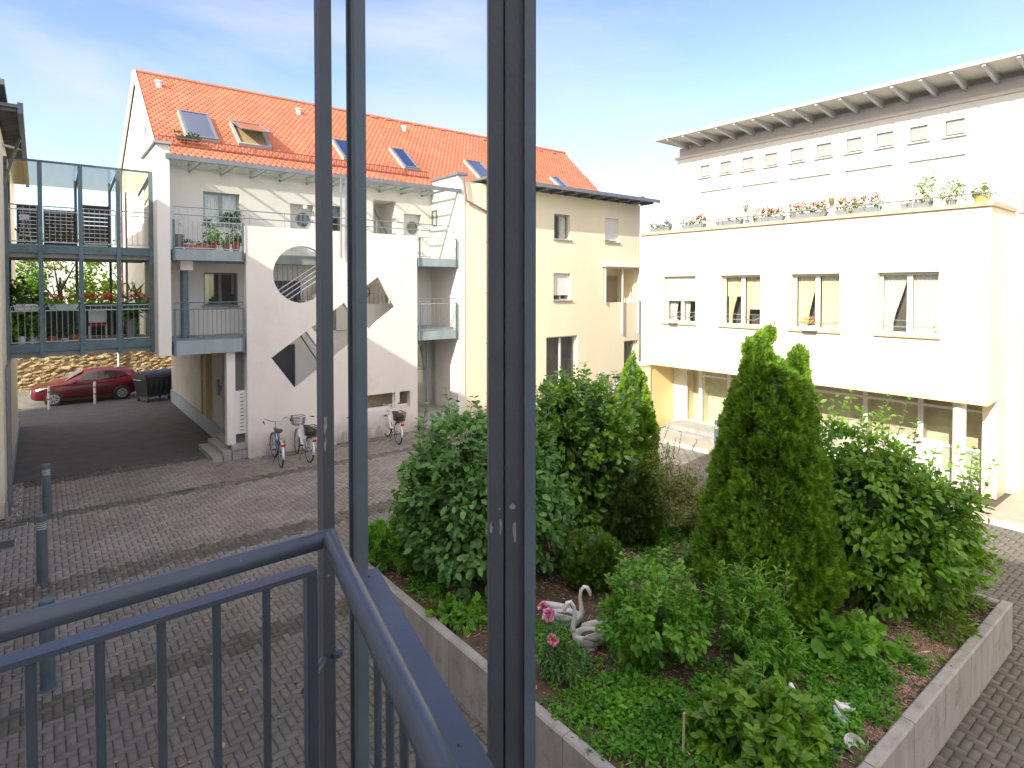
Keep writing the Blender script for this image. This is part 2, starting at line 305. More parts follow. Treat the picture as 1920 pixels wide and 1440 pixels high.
def stamp(Vt, Ft, P, A, B, C, sc):
    """copies of template verts Vt(x along A, y along B, z along C)"""
    n = len(P); k = len(Vt); sc = np.asarray(sc).reshape(n, 1, 1)
    V = P[:, None, :]+sc*(Vt[None, :, 0:1]*A[:, None, :]+Vt[None, :, 1:2]*B[:, None, :]+Vt[None, :, 2:3]*C[:, None, :])
    F = Ft[None]+(np.arange(n)*k)[:, None, None]
    return V.reshape(-1, 3), F.reshape(-1, Ft.shape[1])
def norm(a): return a/np.maximum(np.linalg.norm(a, axis=1, keepdims=True), 1e-6)
LEAF = {'oval': (np.array([[0, 0, 0], [.3, .24, .05], [.7, .22, .04], [1, 0, -.06], [.7, -.22, .04], [.3, -.24, .05], [.35, 0, -.02], [.7, 0, -.02]]), np.array([[0, 6, 1, 1], [6, 7, 2, 1], [7, 3, 2, 2], [0, 5, 6, 6], [6, 5, 4, 7], [7, 4, 3, 3]])),
        'thin': (np.array([[0, 0, 0], [.4, .13, .03], [1, 0, -.08], [.4, -.13, .03]]), np.array([[0, 3, 2, 1]])),
        'simple': (np.array([[0, 0, 0], [.45, .28, .05], [1, 0, -.05], [.45, -.28, .05]]), np.array([[0, 3, 2, 1]])),
        'round': (np.array([[0, 0, 0], [.2, .35, .06], [.65, .38, .05], [1, 0, -.05], [.65, -.38, .05], [.2, -.35, .06]]), np.array([[0, 3, 2, 1], [0, 5, 4, 3]]))}
# remove degenerate faces: use triangles for the oval leaf
LEAF['oval'] = (LEAF['oval'][0], np.array([[0, 6, 1], [6, 7, 2], [6, 2, 1], [7, 3, 2], [0, 5, 6], [6, 5, 4], [6, 4, 7], [7, 4, 3]]))
_fan = []; _ff = []
for i, a in enumerate((-55, -28, 0, 28, 55)):
    t = math.radians(a); l = 1-abs(a)/130; c, s_ = math.cos(t), math.sin(t); b = len(_fan)
    _fan += [(0.1*i*0, 0, 0), (c*l*.5-s_*.11, s_*l*.5+c*.11, .03*(-1)**i), (c*l, s_*l, -.05), (c*l*.5+s_*.11, s_*l*.5-c*.11, .03*(-1)**i)]; _ff.append((b, b+3, b+2, b+1))
LEAF['fan'] = (np.array(_fan), np.array(_ff))
def leaves(P, out, size, kind, droop=0.3, rnd=0.6, vary=0.3, flat=0.5):
    """leaf at P pointing outward/down, face normal mostly up/outward"""
    n = len(P); A = norm(out+RNG.normal(0, rnd, (n, 3))+np.array([0, 0, -droop]))
    Nn = norm(out*(1-flat)+np.array([0, 0, 1.0])*flat+RNG.normal(0, 0.35, (n, 3))); C = norm(Nn-A*np.sum(Nn*A, 1, keepdims=True)); B = np.cross(C, A)
    Vt, Ft = LEAF[kind]; return stamp(Vt, Ft, P, A, B, C, size*(1+RNG.uniform(-vary, vary, n)))
def blob_points(blobs, n, shell=0.5, twigs=60, jit=0.10, zmin=None):
    """points gathered in clumps round shoot tips inside ellipsoids"""
    w = np.array([b[3]*b[4]*b[5] for b in blobs])**0.8; w /= w.sum(); P = []; O = []
    for b, wi in zip(blobs, w):
        m = max(1, int(n*wi)); K = max(6, int(twigs*wi))
        d = norm(RNG.normal(0, 1, (K, 3))); r = 1-shell*RNG.uniform(0, 1, (K, 1))**1.5*0.9; tips = d*r*(1+RNG.normal(0, 0.06, (K, 1)))
        idx = RNG.integers(0, K, m); p = tips[idx]+RNG.normal(0, jit, (m, 3)); q = d[idx]+RNG.normal(0, 0.4, (m, 3))
        P.append(p*np.array(b[3:6])+np.array(b[:3])); O.append(norm(q))
    P = np.concatenate(P); O = np.concatenate(O)
    if zmin is not None: k = P[:, 2] > zmin; P = P[k]; O = O[k]
    return P, O
def join(parts):
    V = []; F = []; b = 0
    for v, f in parts: V.append(v); F.append(f+b); b += len(v)
    return np.concatenate(V), np.concatenate(F)
def shoots(tips, size, kind, pairs=7, length=0.4, lean=0.35, tri=True):
    """upright shoots carrying leaf pairs; returns (leaf mesh, MB of stems)"""
    mb = MB(); parts = []
    for t in tips:
        t = Vector(t); d = Vector((random.uniform(-lean, lean), random.uniform(-lean, lean), 1)).normalized(); l = length*random.uniform(.6, 1.3)
        mb.tube([t, t+d*l*.5, t+d*l+Vector((random.uniform(-.03, .03), random.uniform(-.03, .03), 0))], [.006, .005, .003], 4)
        P = []; O = []
        for k in range(pairs):
            f = (k+1)/pairs; a = k*1.57+random.random()*.5; s0 = t+d*(l*f)
            for sg in (0, math.pi): P.append(tuple(s0)); O.append((math.cos(a+sg), math.sin(a+sg), .5))
        P = np.array(P); O = np.array(O); fs = np.repeat(np.linspace(1.1, .45, pairs), 2)
        V, F = leaves(P, O, size, kind, droop=0.1, rnd=.2, vary=.1, flat=.8); parts.append((V, F))
    return parts, mb
print('helpers ok')
# ================================================================== facade helpers
def fy(p): return lambda a, z, d: (a, p+d, z)       # wall facing -Y
def fx(p): return lambda a, z, d: (p+d, a, z)       # wall facing -X
def pbox(mb, fn, a0, a1, z0, z1, d0, d1):
    p, q = fn(a0, z0, d0), fn(a1, z1, d1); return mb.box(p[0], q[0], p[1], q[1], p[2], q[2])
def R4(a0, a1, z0, z1): return [(a0, z0), (a1, z0), (a1, z1), (a0, z1)]
def curtain(mb, fn, a0, a1, z0, z1, d, tie=0.0, side=1, n=16):
    """pleated hanging cloth; tie pulls the bottom to one side"""
    vs = []; fs = []
    for j in range(7):
        t = j/6; z = z1-(z1-z0)*t
        for i in range(n+1):
            u = i/n
            if tie: w = 1-tie*min(1, t*1.3)**1.2; u = u*w+(1-w if side > 0 else 0)
            vs.append(fn(a0+(a1-a0)*u, z, d+.02*math.sin(i*2.2)))
    for j in range(6):
        for i in range(n): k = j*(n+1)+i; fs.append((k, k+1, k+n+2, k+n+1))
    return mb.add(vs, fs, True)
def window(par, fn, a0, a1, z0, z1, depth=.16, fw=.055, fm=FRAMEG, mull=(.5,), sill=True, blind=0, blindm=None, curt=None, tm=0, label=None, name='window', trans=(), sm=None, room=None, frost=0):
    mb = MB(); d0, d1 = depth, depth+.06; g = .003
    A0, A1, Z0, Z1 = a0+g, a1-g, z0+g, z1-g
    pbox(mb, fn, A0, A0+fw, Z0, Z1, d0, d1); pbox(mb, fn, A1-fw, A1, Z0, Z1, d0, d1)
    pbox(mb, fn, A0+fw, A1-fw, Z0, Z0+fw, d0, d1); pbox(mb, fn, A0+fw, A1-fw, Z1-fw, Z1, d0, d1)
    for f in mull: c = A0+(A1-A0)*f; pbox(mb, fn, c-fw*.9, c+fw*.9, Z0+fw, Z1-fw, d0+.002, d1+.002)
    for f in trans: c = Z0+(Z1-Z0)*f; pbox(mb, fn, A0+fw, A1-fw, c-fw*.6, c+fw*.6, d0+.004, d1+.004)
    fr = mb.build(name, fm, par, label)
    gl = MB(); pbox(gl, fn, A0+fw-.01, A1-fw+.01, Z0+fw-.01, Z1-fw+.01, d0+.02, d0+.03); gl.build('pane', GLASS, fr)
    if sill: s = MB(); pbox(s, fn, a0-.06, a1+.06, z0-.05, z0-.002, -.07, depth); s.build('sill', sm or CONC, fr)
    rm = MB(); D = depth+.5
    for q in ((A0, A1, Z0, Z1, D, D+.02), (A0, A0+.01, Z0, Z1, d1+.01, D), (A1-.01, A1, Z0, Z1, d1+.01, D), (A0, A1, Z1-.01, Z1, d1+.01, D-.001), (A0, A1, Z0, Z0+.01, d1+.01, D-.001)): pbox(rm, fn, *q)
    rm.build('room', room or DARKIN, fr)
    if frost: q = MB(); pbox(q, fn, A0+fw, A1-fw, Z0+fw, Z0+(Z1-Z0)*frost, d0+.035, d0+.045); q.build('frosted_panel', mat('frosted_panel', (.62, .66, .58), .3, .05) if 'frosted_panel' not in MATS else MATS['frosted_panel'], fr)
    if blind:
        b = MB(); zb = Z1-(Z1-Z0)*blind; n = int((Z1-zb)/.05)
        for i in range(n): pbox(b, fn, A0+.01, A1-.01, Z1-(i+1)*(Z1-zb)/n+.006, Z1-i*(Z1-zb)/n, d0-.05, d0-.035)
        pbox(b, fn, A0+.012, A1-.012, zb, Z1, d0-.034, d0-.03); b.build('shutter', blindm or FRAMEW, fr)
    if curt:
        c = MB()
        for q in curt: curtain(c, fn, A0+(A1-A0)*q[0], A0+(A1-A0)*q[1], Z0+.05+(Z1-Z0)*q[2], Z1-.04, d1+.08, *q[3:])
        build_each(c, 'curtain', CURTY if tm else CURT, fr)
    return fr
def railing(par, p, q, z0, z1, gap=.11, r=.008, m=GALV, rails=(1.0,), post=True, name='railing', top=None, frame=.02):
    """upright bar panel from p to q (xy)"""
    mb = MB(); p = Vector((p[0], p[1], 0)); q = Vector((q[0], q[1], 0)); L_ = (q-p).length; n = max(2, int(L_/gap)); U = Vector((0, 0, 1))
    mb.bar(p+U*z0, q+U*z0, frame, frame*1.4); mb.bar(p+U*z1, q+U*z1, frame, frame*1.4)
    for i in range(n+1):
        c = p.lerp(q, i/n); mb.tube([c+U*(z0), c+U*(z1)], r if 0 < i < n else r*1.5, 6, caps=False)
    if top:
        for t in top: mb.tube([p+U*t, q+U*t], .016, 8)
        for i in range(0, n+1, max(1, n//4)): c = p.lerp(q, i/n); mb.tube([c+U*z1, c+U*max(top)], .007, 5)
    return mb.build(name, m, par)
# ================================================================== ground
g = MB()
xs = [-60, -.65, 16.6, 120]; g.add([(-150, -150, -.02), (200, -150, -.02), (200, 200, -.02), (-150, 200, -.02)], [(0, 1, 2, 3)])
setp(g.build('ground', JOINT), kind='structure')
BED = (4.09, 10.9, 2.22, 9.7)
W_ = .1045
def inband(y): return any(a < y < b for a, b in ((16.92, 17.36), (12.71, 13.35), (9.05, 9.51), (20.0, 20.6)))
def pavers():
    V = {0: [], 1: []}
    nx, ny = int(19/W_), int(21.5/W_); X0, Y0 = -1.6, -.6
    for i in range(-2, nx+1):
        for j in range(-2, ny+1):
            c = (i-j) % 4
            if c == 0: w, h = 2, 1
            elif c == 3: w, h = 1, 2
            else: continue
            x0, y0 = X0+i*W_, Y0+j*W_; x1, y1 = x0+w*W_, y0+h*W_; mx_, my = (x0+x1)/2, (y0+y1)/2
            if mx_ < (-.62 if my > 17.5 else -1.5) or mx_ > 16.42 or my > 20.6 or my < -.5: continue
            if BED[0]+.12 < mx_ < BED[1]-.12 and BED[2]+.12 < my < BED[3]-.12: continue
            if my > 19.2 and mx_ > 4.9 and my > 19.28: continue
            b = 1 if inband(my) else 0
            V[b].append((x0, x1, y0, y1))
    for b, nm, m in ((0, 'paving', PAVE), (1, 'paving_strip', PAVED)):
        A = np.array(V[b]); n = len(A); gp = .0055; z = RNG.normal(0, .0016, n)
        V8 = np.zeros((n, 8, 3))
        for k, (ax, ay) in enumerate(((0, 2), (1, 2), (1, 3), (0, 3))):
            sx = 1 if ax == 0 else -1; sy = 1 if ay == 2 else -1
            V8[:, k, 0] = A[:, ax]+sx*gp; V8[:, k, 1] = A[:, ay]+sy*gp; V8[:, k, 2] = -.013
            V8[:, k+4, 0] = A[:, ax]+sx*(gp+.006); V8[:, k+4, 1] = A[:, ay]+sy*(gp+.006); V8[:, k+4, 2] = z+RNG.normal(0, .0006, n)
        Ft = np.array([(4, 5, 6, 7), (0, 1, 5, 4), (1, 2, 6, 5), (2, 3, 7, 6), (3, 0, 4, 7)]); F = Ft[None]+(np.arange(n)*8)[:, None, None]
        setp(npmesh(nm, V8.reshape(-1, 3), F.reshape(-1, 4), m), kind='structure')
pavers()
a = MB(); a.add([(-.65, 20.6, .0), (4.7, 20.6, .0), (4.7, 33.2, .0), (-.65, 33.2, .0)], [(0, 1, 2, 3)]); setp(a.build('passage_road', ASPH), kind='structure')
a = MB(); a.add([(-12, 33.2, .004), (14, 33.2, .004), (14, 39, .004), (-12, 39, .004)], [(0, 1, 2, 3)]); setp(a.build('lane', mat('lane_asphalt', (0.20, 0.185, 0.16), .9, .15, 2, .5, 150)), kind='structure')
a = MB(); a.box(16.5, 17.4, -14, 19.2, -.01, .09); a.box(17.4, 30, -14, 3.9, -.01, .092); setp(a.build('pavement', mat('pavement_slab', (0.42, 0.36, 0.30), .9, .08, 2, .4, 80, dirt=((.25, .2, .15), .5, .8, 1.5))), kind='structure')
a = MB()
for i in range(33): a.box(16.38, 16.497, -14+i, -13.006+i, -.01, .10)
setp(a.build('kerb', mat('kerb_concrete', (0.55, 0.52, 0.48), .85, .1, 5, .3, 60)), kind='structure')
# gravel strips along wall feet
def scatter_chips(name, n, fn, size, m, flat=.5, kind='stuff', label=None, cat=None, thin=1.0):
    P = np.array([fn() for _ in range(n)]); Vt = np.array([(-.5, -.35*thin, -.25*flat), (.5, -.3*thin, -.2*flat), (.45, .35*thin, -.2*flat), (-.4, .3*thin, -.25*flat), (-.3, -.2*thin, .3*flat), (.3, -.15*thin, .3*flat), (.25, .2*thin, .25*flat), (-.25, .2*thin, .3*flat)])
    Ft = np.array([(4, 5, 6, 7), (0, 1, 5, 4), (1, 2, 6, 5), (2, 3, 7, 6), (3, 0, 4, 7)]); A = norm(RNG.normal(0, 1, (n, 3))*np.array([1, 1, .25])); N = norm(np.array([0, 0, 1.])+RNG.normal(0, .3, (n, 3)))
    C = norm(N-A*np.sum(N*A, 1, keepdims=True)); B = np.cross(C, A); V, F = stamp(Vt, Ft, P, A, B, C, size*RNG.uniform(.5, 1.4, n))
    return setp(npmesh(name, V, F, m), label, cat, None, kind)
scatter_chips('gravel', 1900, lambda: ((random.uniform(-.65, -.38), random.uniform(17.6, 20.5), .012) if random.random() < .2 else (random.uniform(4.98, 9.6), random.uniform(19.14, 19.28), .01)), .035, GRAVM, .8, label='pale gravel filling the narrow strips at the foot of the walls', cat='gravel')
scatter_chips('fallen_leaves', 170, lambda: (random.gauss(.6, 1.4), random.choice((random.gauss(7.3, .35), random.gauss(10.6, .8), random.gauss(13, .3), random.uniform(4, 18))), .012), .045, DLEAF, .25, label='dry brown leaves fallen on the shaded paving', cat='leaves')
# drains
def grate(name, label, x, y, w, h, cat, solid=False, z=.006):
    t = thing(name, label, cat, (x, y, 0)); f = MB()
    f.box(x-w/2, x+w/2, y-h/2, y-h/2+.02, -.01, z); f.box(x-w/2, x+w/2, y+h/2-.02, y+h/2, -.01, z); f.box(x-w/2, x-w/2+.02, y-h/2+.02, y+h/2-.02, -.01, z); f.box(x+w/2-.02, x+w/2, y-h/2+.02, y+h/2-.02, -.01, z)
    f.build('frame', GALV, t); b = MB()
    if solid: b.box(x-w/2+.02, x+w/2-.02, y-h/2+.02, y+h/2-.02, -.01, z-.001); b.build('cover_plate', BLACKP, t)
    else:
        n = int(w/.045)
        for i in range(n): xx = x-w/2+.03+i*(w-.06)/(n-1); b.box(xx-.01, xx+.01, y-h/2+.02, y+h/2-.02, -.012, z-.001)
        b.build('bars', BLACKP, t)
p = on(2, 0, 345, 921); grate('drain_grate', 'small slotted drain grate in the dark paving strip near the building steps', p.x, p.y, .55, .2, 'drain', z=.012)
p = on(2, 0, 25, 988); grate('drain_grate', 'small slotted drain grate at the left edge beside the two bollard lights', p.x, p.y, .5, .2, 'drain', z=.012)
p = on(2, 0, 12, 1022); grate('access_cover', 'dark square access cover at the left edge of the paving', p.x-.1, p.y, .5, .5, 'cover', True, z=.012)
# ================================================================== apartment building (left and back)
AB = thing('apartment_building', 'long pale apartment building with orange tiled roof and cut-out stair wall', 'building', (7, 20, 0))
RS = .78; RY = 25.9; RZ = 13.1
def roofz(y): return RZ-RS*(RY-y)
def onroof(px, py):
    d = ray(px, py); t = (RZ-RS*RY-EYE)/(d.z-RS*d.y); return Vector((0, 0, EYE))+d*t
YF, YW = 19.28, 21.26
# rear walls
w = MB(); w.sheet([(2.95, 3.3), (12.6, 3.3), (12.6, 9.38), (2.95, 9.38)], [R4(4.19, 5.29, 7.25, 8.30), R4(4.18, 5.2, 4.62, 5.70), R4(6.94, 7.76, 6.5, 8.15), R4(8.45, 8.8, 7.15, 8.2), R4(10.06, 11.0, 6.45, 8.57), R4(11.35, 12.14, 6.45, 8.14)], fy(YW), 0, .3)
w.build('wall', WHITE, AB)
w = MB(); w.sheet(R4(5.5, 12.6, 0, 3.29), [R4(11.9, 12.2, 1.95, 2.85)], fy(YW), 0, .3); w.box(5.2, 5.499, 21.0, 21.5, 0, 3.29)
w.build('wall', WHITE, AB)
window(AB, fy(YW), 4.19, 5.29, 7.25, 8.30, fm=FRAMEG, curt=((.05, .48, 0), (.52, .95, 0)), sill=True)
window(AB, fy(YW), 4.18, 5.2, 4.62, 5.70, fm=FRAMED, curt=((.05, .2, 0), (.88, .98, .3)))
window(AB, fy(YW), 11.9, 12.2, 1.95, 2.85, fm=FRAMEG, mull=())
window(AB, fy(YW), 8.45, 8.8, 7.15, 8.2, fm=FRAMED, mull=(), sill=False)
def porthole_door(a0, a1, z0, z1):
    m_ = MB(); f = fy(YW); c = ((a0+a1)/2+.1, z1-.52); r = .24; circ = [(c[0]+r*math.cos(t*math.pi/14), c[1]+r*math.sin(t*math.pi/14)) for t in range(28)]
    m_.sheet(R4(a0+.003, a1-.003, z0+.003, z1-.003), [circ], f, .22, .27); d = m_.build('door', mat('pale_door', (.62, .60, .57), .5, .05) if 'pale_door' not in MATS else MATS['pale_door'], AB)
    rg = MB(); rg.tube([f(c[0]+(r+.012)*math.cos(t*math.pi/14), c[1]+(r+.012)*math.sin(t*math.pi/14), .215) for t in range(28)], .016, 6, closed=True); rg.build('window_ring', FRAMEG, d)
    gl = MB(); gl.sheet(circ, [], f, .24, .245); gl.build('pane', GLASS, d); bk = MB(); pbox(bk, f, a0, a1, z0, z1, .32, .34); bk.build('room', DARKIN, d)
    h = MB(); h.tube([f(a0+.1, z0+1.0, .2), f(a0+.1, z0+1.0, .15), f(a0+.22, z0+1.0, .15)], .01, 6); h.build('handle', GALV, d)
porthole_door(6.94, 7.76, 6.31, 8.15); porthole_door(11.35, 12.14, 6.31, 8.14)
m_ = MB(); pbox(m_, fy(YW), 10.06, 11.0, 6.3, 8.57, 1.4, 1.42); pbox(m_, fy(YW), 10.06, 10.07, 6.3, 8.57, .31, 1.4); pbox(m_, fy(YW), 10.99, 11.0, 6.3, 8.57, .31, 1.4); pbox(m_, fy(YW), 10.07, 10.99, 8.56, 8.58, .31, 1.4); pbox(m_, fy(YW), 10.07, 10.99, 6.28, 6.3, 0, 1.4)
m_.build('stair_lobby', WHITE, AB); m_ = MB(); m_.bar((10.1, YW+.35, 8.5), (11.0, YW+.35, 7.0), .04, .05); m_.build('stair_rail', STEEL, AB)
# bulkhead lamp on the wall
m_ = MB(); m_.lathe([(0.0, 7.98), (.07, 7.99), (.09, 8.05), (.07, 8.11), (0, 8.12)], 7.45, YW-.06, 14); m_.build('wall_lamp', WPOT, AB)
# gable side
gw = MB(); circ = [(23.7+.5*math.cos(t*math.pi/14), 10.35+.5*math.sin(t*math.pi/14)) for t in range(28)]
gw.sheet([(21.2, 3.3), (31.2, 3.3), (31.2, 10.3), (25.95, 12.95), (21.2, 9.3)], [circ], fx(2.95), 0, .3); gw.build('gable_wall', WHITE, AB)
m_ = MB(); pbox(m_, fx(2.95), 23.1, 24.3, 9.8, 10.9, .2, .22); m_.build('gable_window', GLASSR, AB)
m_ = MB(); m_.sheet([(19.28, 3.28), (21.9, 3.28), (21.9, 9.22), (19.28, 9.22)], [], fx(2.63), 0, .32); m_.build('fin_wall', WHITE, AB)
m_ = MB(); m_.box(2.55, 3.0, 19.2, 21.95, 9.223, 9.30); m_.build('fin_coping', CONC, AB)
m_ = MB(); m_.sheet([(19.28, 0.0), (21.5, 0.0), (21.5, 9.5), (19.28, 9.5)], [R4(20.55, 20.95, 7.7, 8.33)] if False else [], fx(12.6), 0, .32); m_.build('fin_wall', WHITE, AB)
m_ = MB(); m_.box(12.5, 13.0, 19.15, 21.2, 9.503, 9.6); m_.build('fin_coping', ZINC, AB)
window(AB, fx(12.54), 21.37-.6, 21.75-.6, 7.7, 8.33, depth=.0, fw=.03, fm=FRAMED, mull=(), sill=False)
# soffit over the passage and decks
m_ = MB(); m_.box(2.96, 5.19, 19.62, 21.255, 3.28, 3.7); m_.box(10.581, 12.59, 19.62, 21.255, 3.28, 3.7); m_.box(2.96, 4.9, 21.57, 31, 3.28, 3.5); build_each(m_, 'deck', SLAB, AB)
m_ = MB(); m_.box(5.191, 10.58, 20.67, 21.255, 3.28, 3.7); m_.build('deck', WHITE, AB); m_ = MB(); m_.box(2.96, 5.19, 19.62, 21.255, 6.0, 6.3); m_.box(5.191, 10.58, 20.62, 21.255, 6.0, 6.3); m_.box(10.581, 12.59, 19.62, 21.255, 6.0, 6.3); build_each(m_, 'deck', SLAB, AB)
def balcony(x0, x1, z0, z1, rz, tops, gap=.115, m=STEELR):
    s = MB(); s.box(x0, x1, YF, 19.615, z0, z1); b = s.build('balcony', SLAB, AB)
    railing(b, (x0+.04, YF+.02), (x1-.04, YF+.02), z1+.05, rz, gap, .007, m, top=tops); e = MB()
    for x in (x0+.03, x1-.03): e.box(x-.03, x+.03, YF-.035, YF-.003, z0-.02, rz+.02)
    build_each(e, 'railing_post', STEELR, b); return b
B1 = balcony(3.0, 4.9, 3.28, 3.68, 4.58, (4.78,)); B2 = balcony(3.0, 4.9, 6.0, 6.3, 7.13, (7.3, 7.52), m=GALV)
B3 = balcony(10.9, 12.55, 3.28, 3.6, 4.62, (4.8,), .1, m=GALV); B4 = balcony(10.9, 12.55, 6.0, 6.3, 7.05, (), .14, m=GALV)
m_ = MB()
for z in (7.32, 7.55): m_.tube([(4.9, YF+.1, z), (12.55, YF+.1, z)], .016, 8)
for i in range(8): m_.tube([(5.1+i*1.05, YF+.1, 7.08), (5.1+i*1.05, YF+.1, 7.55)], .01, 6)
m_.build('handrail', GALV, AB)
m_ = MB(); m_.lathe([(.11, 3.7), (.11, 5.72)], 3.42, 20.1, 18); m_.build('column', STEELR, AB); m_ = MB(); m_.box(3.27, 3.6, 19.75, 20.3, 5.722, 5.998); m_.build('column_head', WHITE, AB)
# stair wall with cut-outs
B0 = Vector((6.42, 1.97)); u = Vector((.8155, .5788)); n_ = Vector((-.5788, .8155))
def sq(a, b): return [tuple(B0+u*a), tuple(B0+u*b), tuple(B0+u*b+n_*1.29), tuple(B0+u*a+n_*1.29)]
circ = [(6.66+.91*math.cos(t*math.pi/24), 5.63+.91*math.sin(t*math.pi/24)) for t in range(48)]
sw = MB(); sw.sheet(R4(4.96, 10.83, 0, 7.09), [circ, sq(0, 1.35), sq(1.56, 2.91), sq(3.1, 4.42), R4(8.17, 9.93, .9, 1.49), R4(10.1, 10.53, .9, 1.49)], fy(YF), 0, .24); sw.build('stair_wall', PINKW, AB)
m_ = MB(); m_.box(10.59, 10.83, 19.525, 21.25, 0, 7.08); m_.box(4.96, 5.16, 19.525, 21.0, 0, 3.279); m_.build('stair_side_wall', PINKW, AB)
m_ = MB(); m_.box(8.17, 10.53, 19.5, 19.51, .9, 1.0); m_.bar((9.9, 19.4, .9), (9.9, 19.4, 1.49), .05, .05); m_.build('low_window_frame', FRAMEW, AB)
m_ = MB(); m_.box(8.0, 10.58, 19.9, 19.92, .5, 1.7); m_.build('low_window_back', mat('beige_panel', (.45, .38, .25), .8, .08), AB)
# stair inside
m_ = MB()
def flight(x0, z0, x1, z1, y0, y1):
    n = 12; vs = [(x0, z0-.22)]
    for i in range(n): vs += [(x0+(x1-x0)*i/n, z0+(z1-z0)*(i+1)/n), (x0+(x1-x0)*(i+1)/n, z0+(z1-z0)*(i+1)/n)]
    vs.append((x1, z1-.22)); m_.sheet(vs, [], lambda a, b, d: (a, d, b), y0, y1)
flight(6.0, .9, 9.9, 3.65, 19.7, 20.55); m_.build('stair_flight', WHITE, AB)
m_ = MB(); flight(6.0, 3.7, 9.6, 6.28, 20.6, 21.2); m_.build('stair_flight', WHITE, AB)
m_ = MB(); m_.bar((6.2, 19.62, 1.55), (10.0, 19.62, 4.3), .03, .05)
m_.bar((6.75, 19.9, 3.7), (7.7, 19.9, 2.2), .03, .04)
m_.build('stair_rail', STEEL, AB)
m_ = MB()
for k in range(4): m_.tube([(5.9, 19.6, 4.55+k*.17), (8.6, 19.6, 6.35+k*.17)], .022, 8)
m_.build('stair_rail', GALV, AB)
m_ = MB()
for i in range(32): m_.bar((5.3+i*.165, 20.6, 3.72 if i < 21 else 4.62), (5.3+i*.165, 20.6, 5.99), .018, .018)
build_each(m_, 'stair_screen_bar', FRAMED, AB)
m_ = MB(); m_.box(6.86, 10.58, 20.64, 20.74, .3, 3.279); m_.box(8.3, 10.58, 20.58, 20.66, 3.7, 4.62); m_.box(5.2, 6.0, 20.64, 20.74, .3, 3.279); build_each(m_, 'stair_inner_wall', WHITE, AB)
m_ = MB(); m_.sheet([(6.1, 1.15), (10.4, 4.15), (10.4, 4.95), (6.1, 1.95)] if False else [(5.9, 1.25), (10.5, 4.50), (10.5, 4.62), (5.9, 1.37)], [], fy(19.60), 0, .03); m_.sheet([(5.9, .95), (10.5, 4.2), (10.5, 4.49), (5.9, 1.24)], [], fy(19.62), 0, .05); build_each(m_, 'stair_parapet', PINKW, AB)
m_ = MB(); m_.box(6.3, 7.25, YW-.05, YW-.01, 3.72, 5.45); m_.box(6.05, 6.82, 20.66, 20.70, 1.1, 3.25); build_each(m_, 'flat_door', DOORD, AB)
m_ = MB(); m_.tube([(9.45+.11*math.cos(k*.52), 20.56, 5.05+.16*math.sin(k*.52)) for k in range(12)], .014, 5, closed=True); m_.tube([(9.45, 20.56, 4.8), (9.45, 20.56, 5.3)], .012, 5); m_.tube([(9.25, 20.56, 5.0), (9.65, 20.56, 5.0)], .012, 5); m_.build('wrought_ornament', BLACKP, AB)
# ground floor passage side, entrance and steps
m_ = MB(); m_.box(4.75, 5.0, 21.5, 31.2, .55, 3.279); m_.build('passage_wall', mat('grimy_render', (.50, .46, .40), .85, .12, 1, .3, 60), AB)
m_ = MB(); m_.box(4.70, 5.05, 21.45, 31.2, 0, .548); m_.build('plinth', SLAB, AB)
m_ = MB(); m_.box(4.98, 5.198, 21.3, 21.5, .45, 3.279); m_.build('wall', WHITE, AB)
m_ = MB(); m_.box(4.42, 4.66, 19.45, 19.72, .45, 3.279); m_.build('pier', WHITE, AB)
m_ = MB(); m_.box(4.662, 4.96, 19.5, 19.62, .74, 2.05); mbx = m_.build('mailbox_panel', FRAMEW, AB); m_ = MB()
for i in range(11): m_.box(4.80, 4.90, 19.49, 19.499, .84+i*.11, .86+i*.11)
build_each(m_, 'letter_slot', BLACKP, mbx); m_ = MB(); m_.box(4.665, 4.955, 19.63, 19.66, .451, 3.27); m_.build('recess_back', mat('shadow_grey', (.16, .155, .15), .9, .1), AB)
m_ = MB(); m_.box(4.52, 5.19, 19.32, 21.29, .3, .449); m_.box(4.54, 4.955, 19.36, 21.28, 0, .299); m_.build('landing', CONC, AB)
m_ = MB(); m_.box(4.28, 4.518, 19.36, 21.4, .15, .3); m_.box(4.30, 4.518, 19.38, 21.4, 0, .149); m_.box(4.0, 4.278, 19.40, 21.4, .0, .15); m_.build('step', CONC, AB)
m_ = MB()
for y in (23.0, 23.35, 23.6, 24.4): m_.tube([(4.69, y, .56), (4.69, y, 3.27)], .035, 8)
build_each(m_, 'pipe', PIPEY, AB); m_ = MB(); m_.box(4.70, 4.749, 21.9, 22.15, 1.6, 2.1); m_.box(4.71, 4.749, 21.62, 21.7, 1.75, 1.95); build_each(m_, 'meter_box', GREYPOT, AB)
# right-hand entrance
m_ = MB(); m_.sheet([(12.48, .46), (13.6, .46), (13.6, 3.02), (12.48, 3.02)], [], fy(YW-.04), 0, .03)
E_X0, E_X1 = 11.3, 12.55
m_ = MB(); m_.box(E_X0, E_X0+.35, 20.9, 20.95, .46, 3.0); m_.build('entrance_door', DOORB, AB)
m_ = MB(); m_.box(E_X0+.37, E_X0+.42, 20.9, 20.96, .46, 3.0); m_.box(E_X0+.85, E_X0+.92, 20.9, 20.96, .46, 3.0); m_.box(E_X0+.35, 12.58, 20.9, 20.96, 3.0, 3.06); m_.box(12.52, 12.58, 20.9, 20.96, .46, 3.0); fr = m_.build('entrance_frame', FRAMEG, AB)
m_ = MB(); m_.box(E_X0+.42, 12.52, 20.92, 20.93, .5, 3.0); m_.build('pane', GLASS, fr); m_ = MB(); m_.tube([(E_X0+.8, 20.86, 1.2), (E_X0+.8, 20.86, 1.9)], .012, 6); m_.build('handle', GALV, fr)
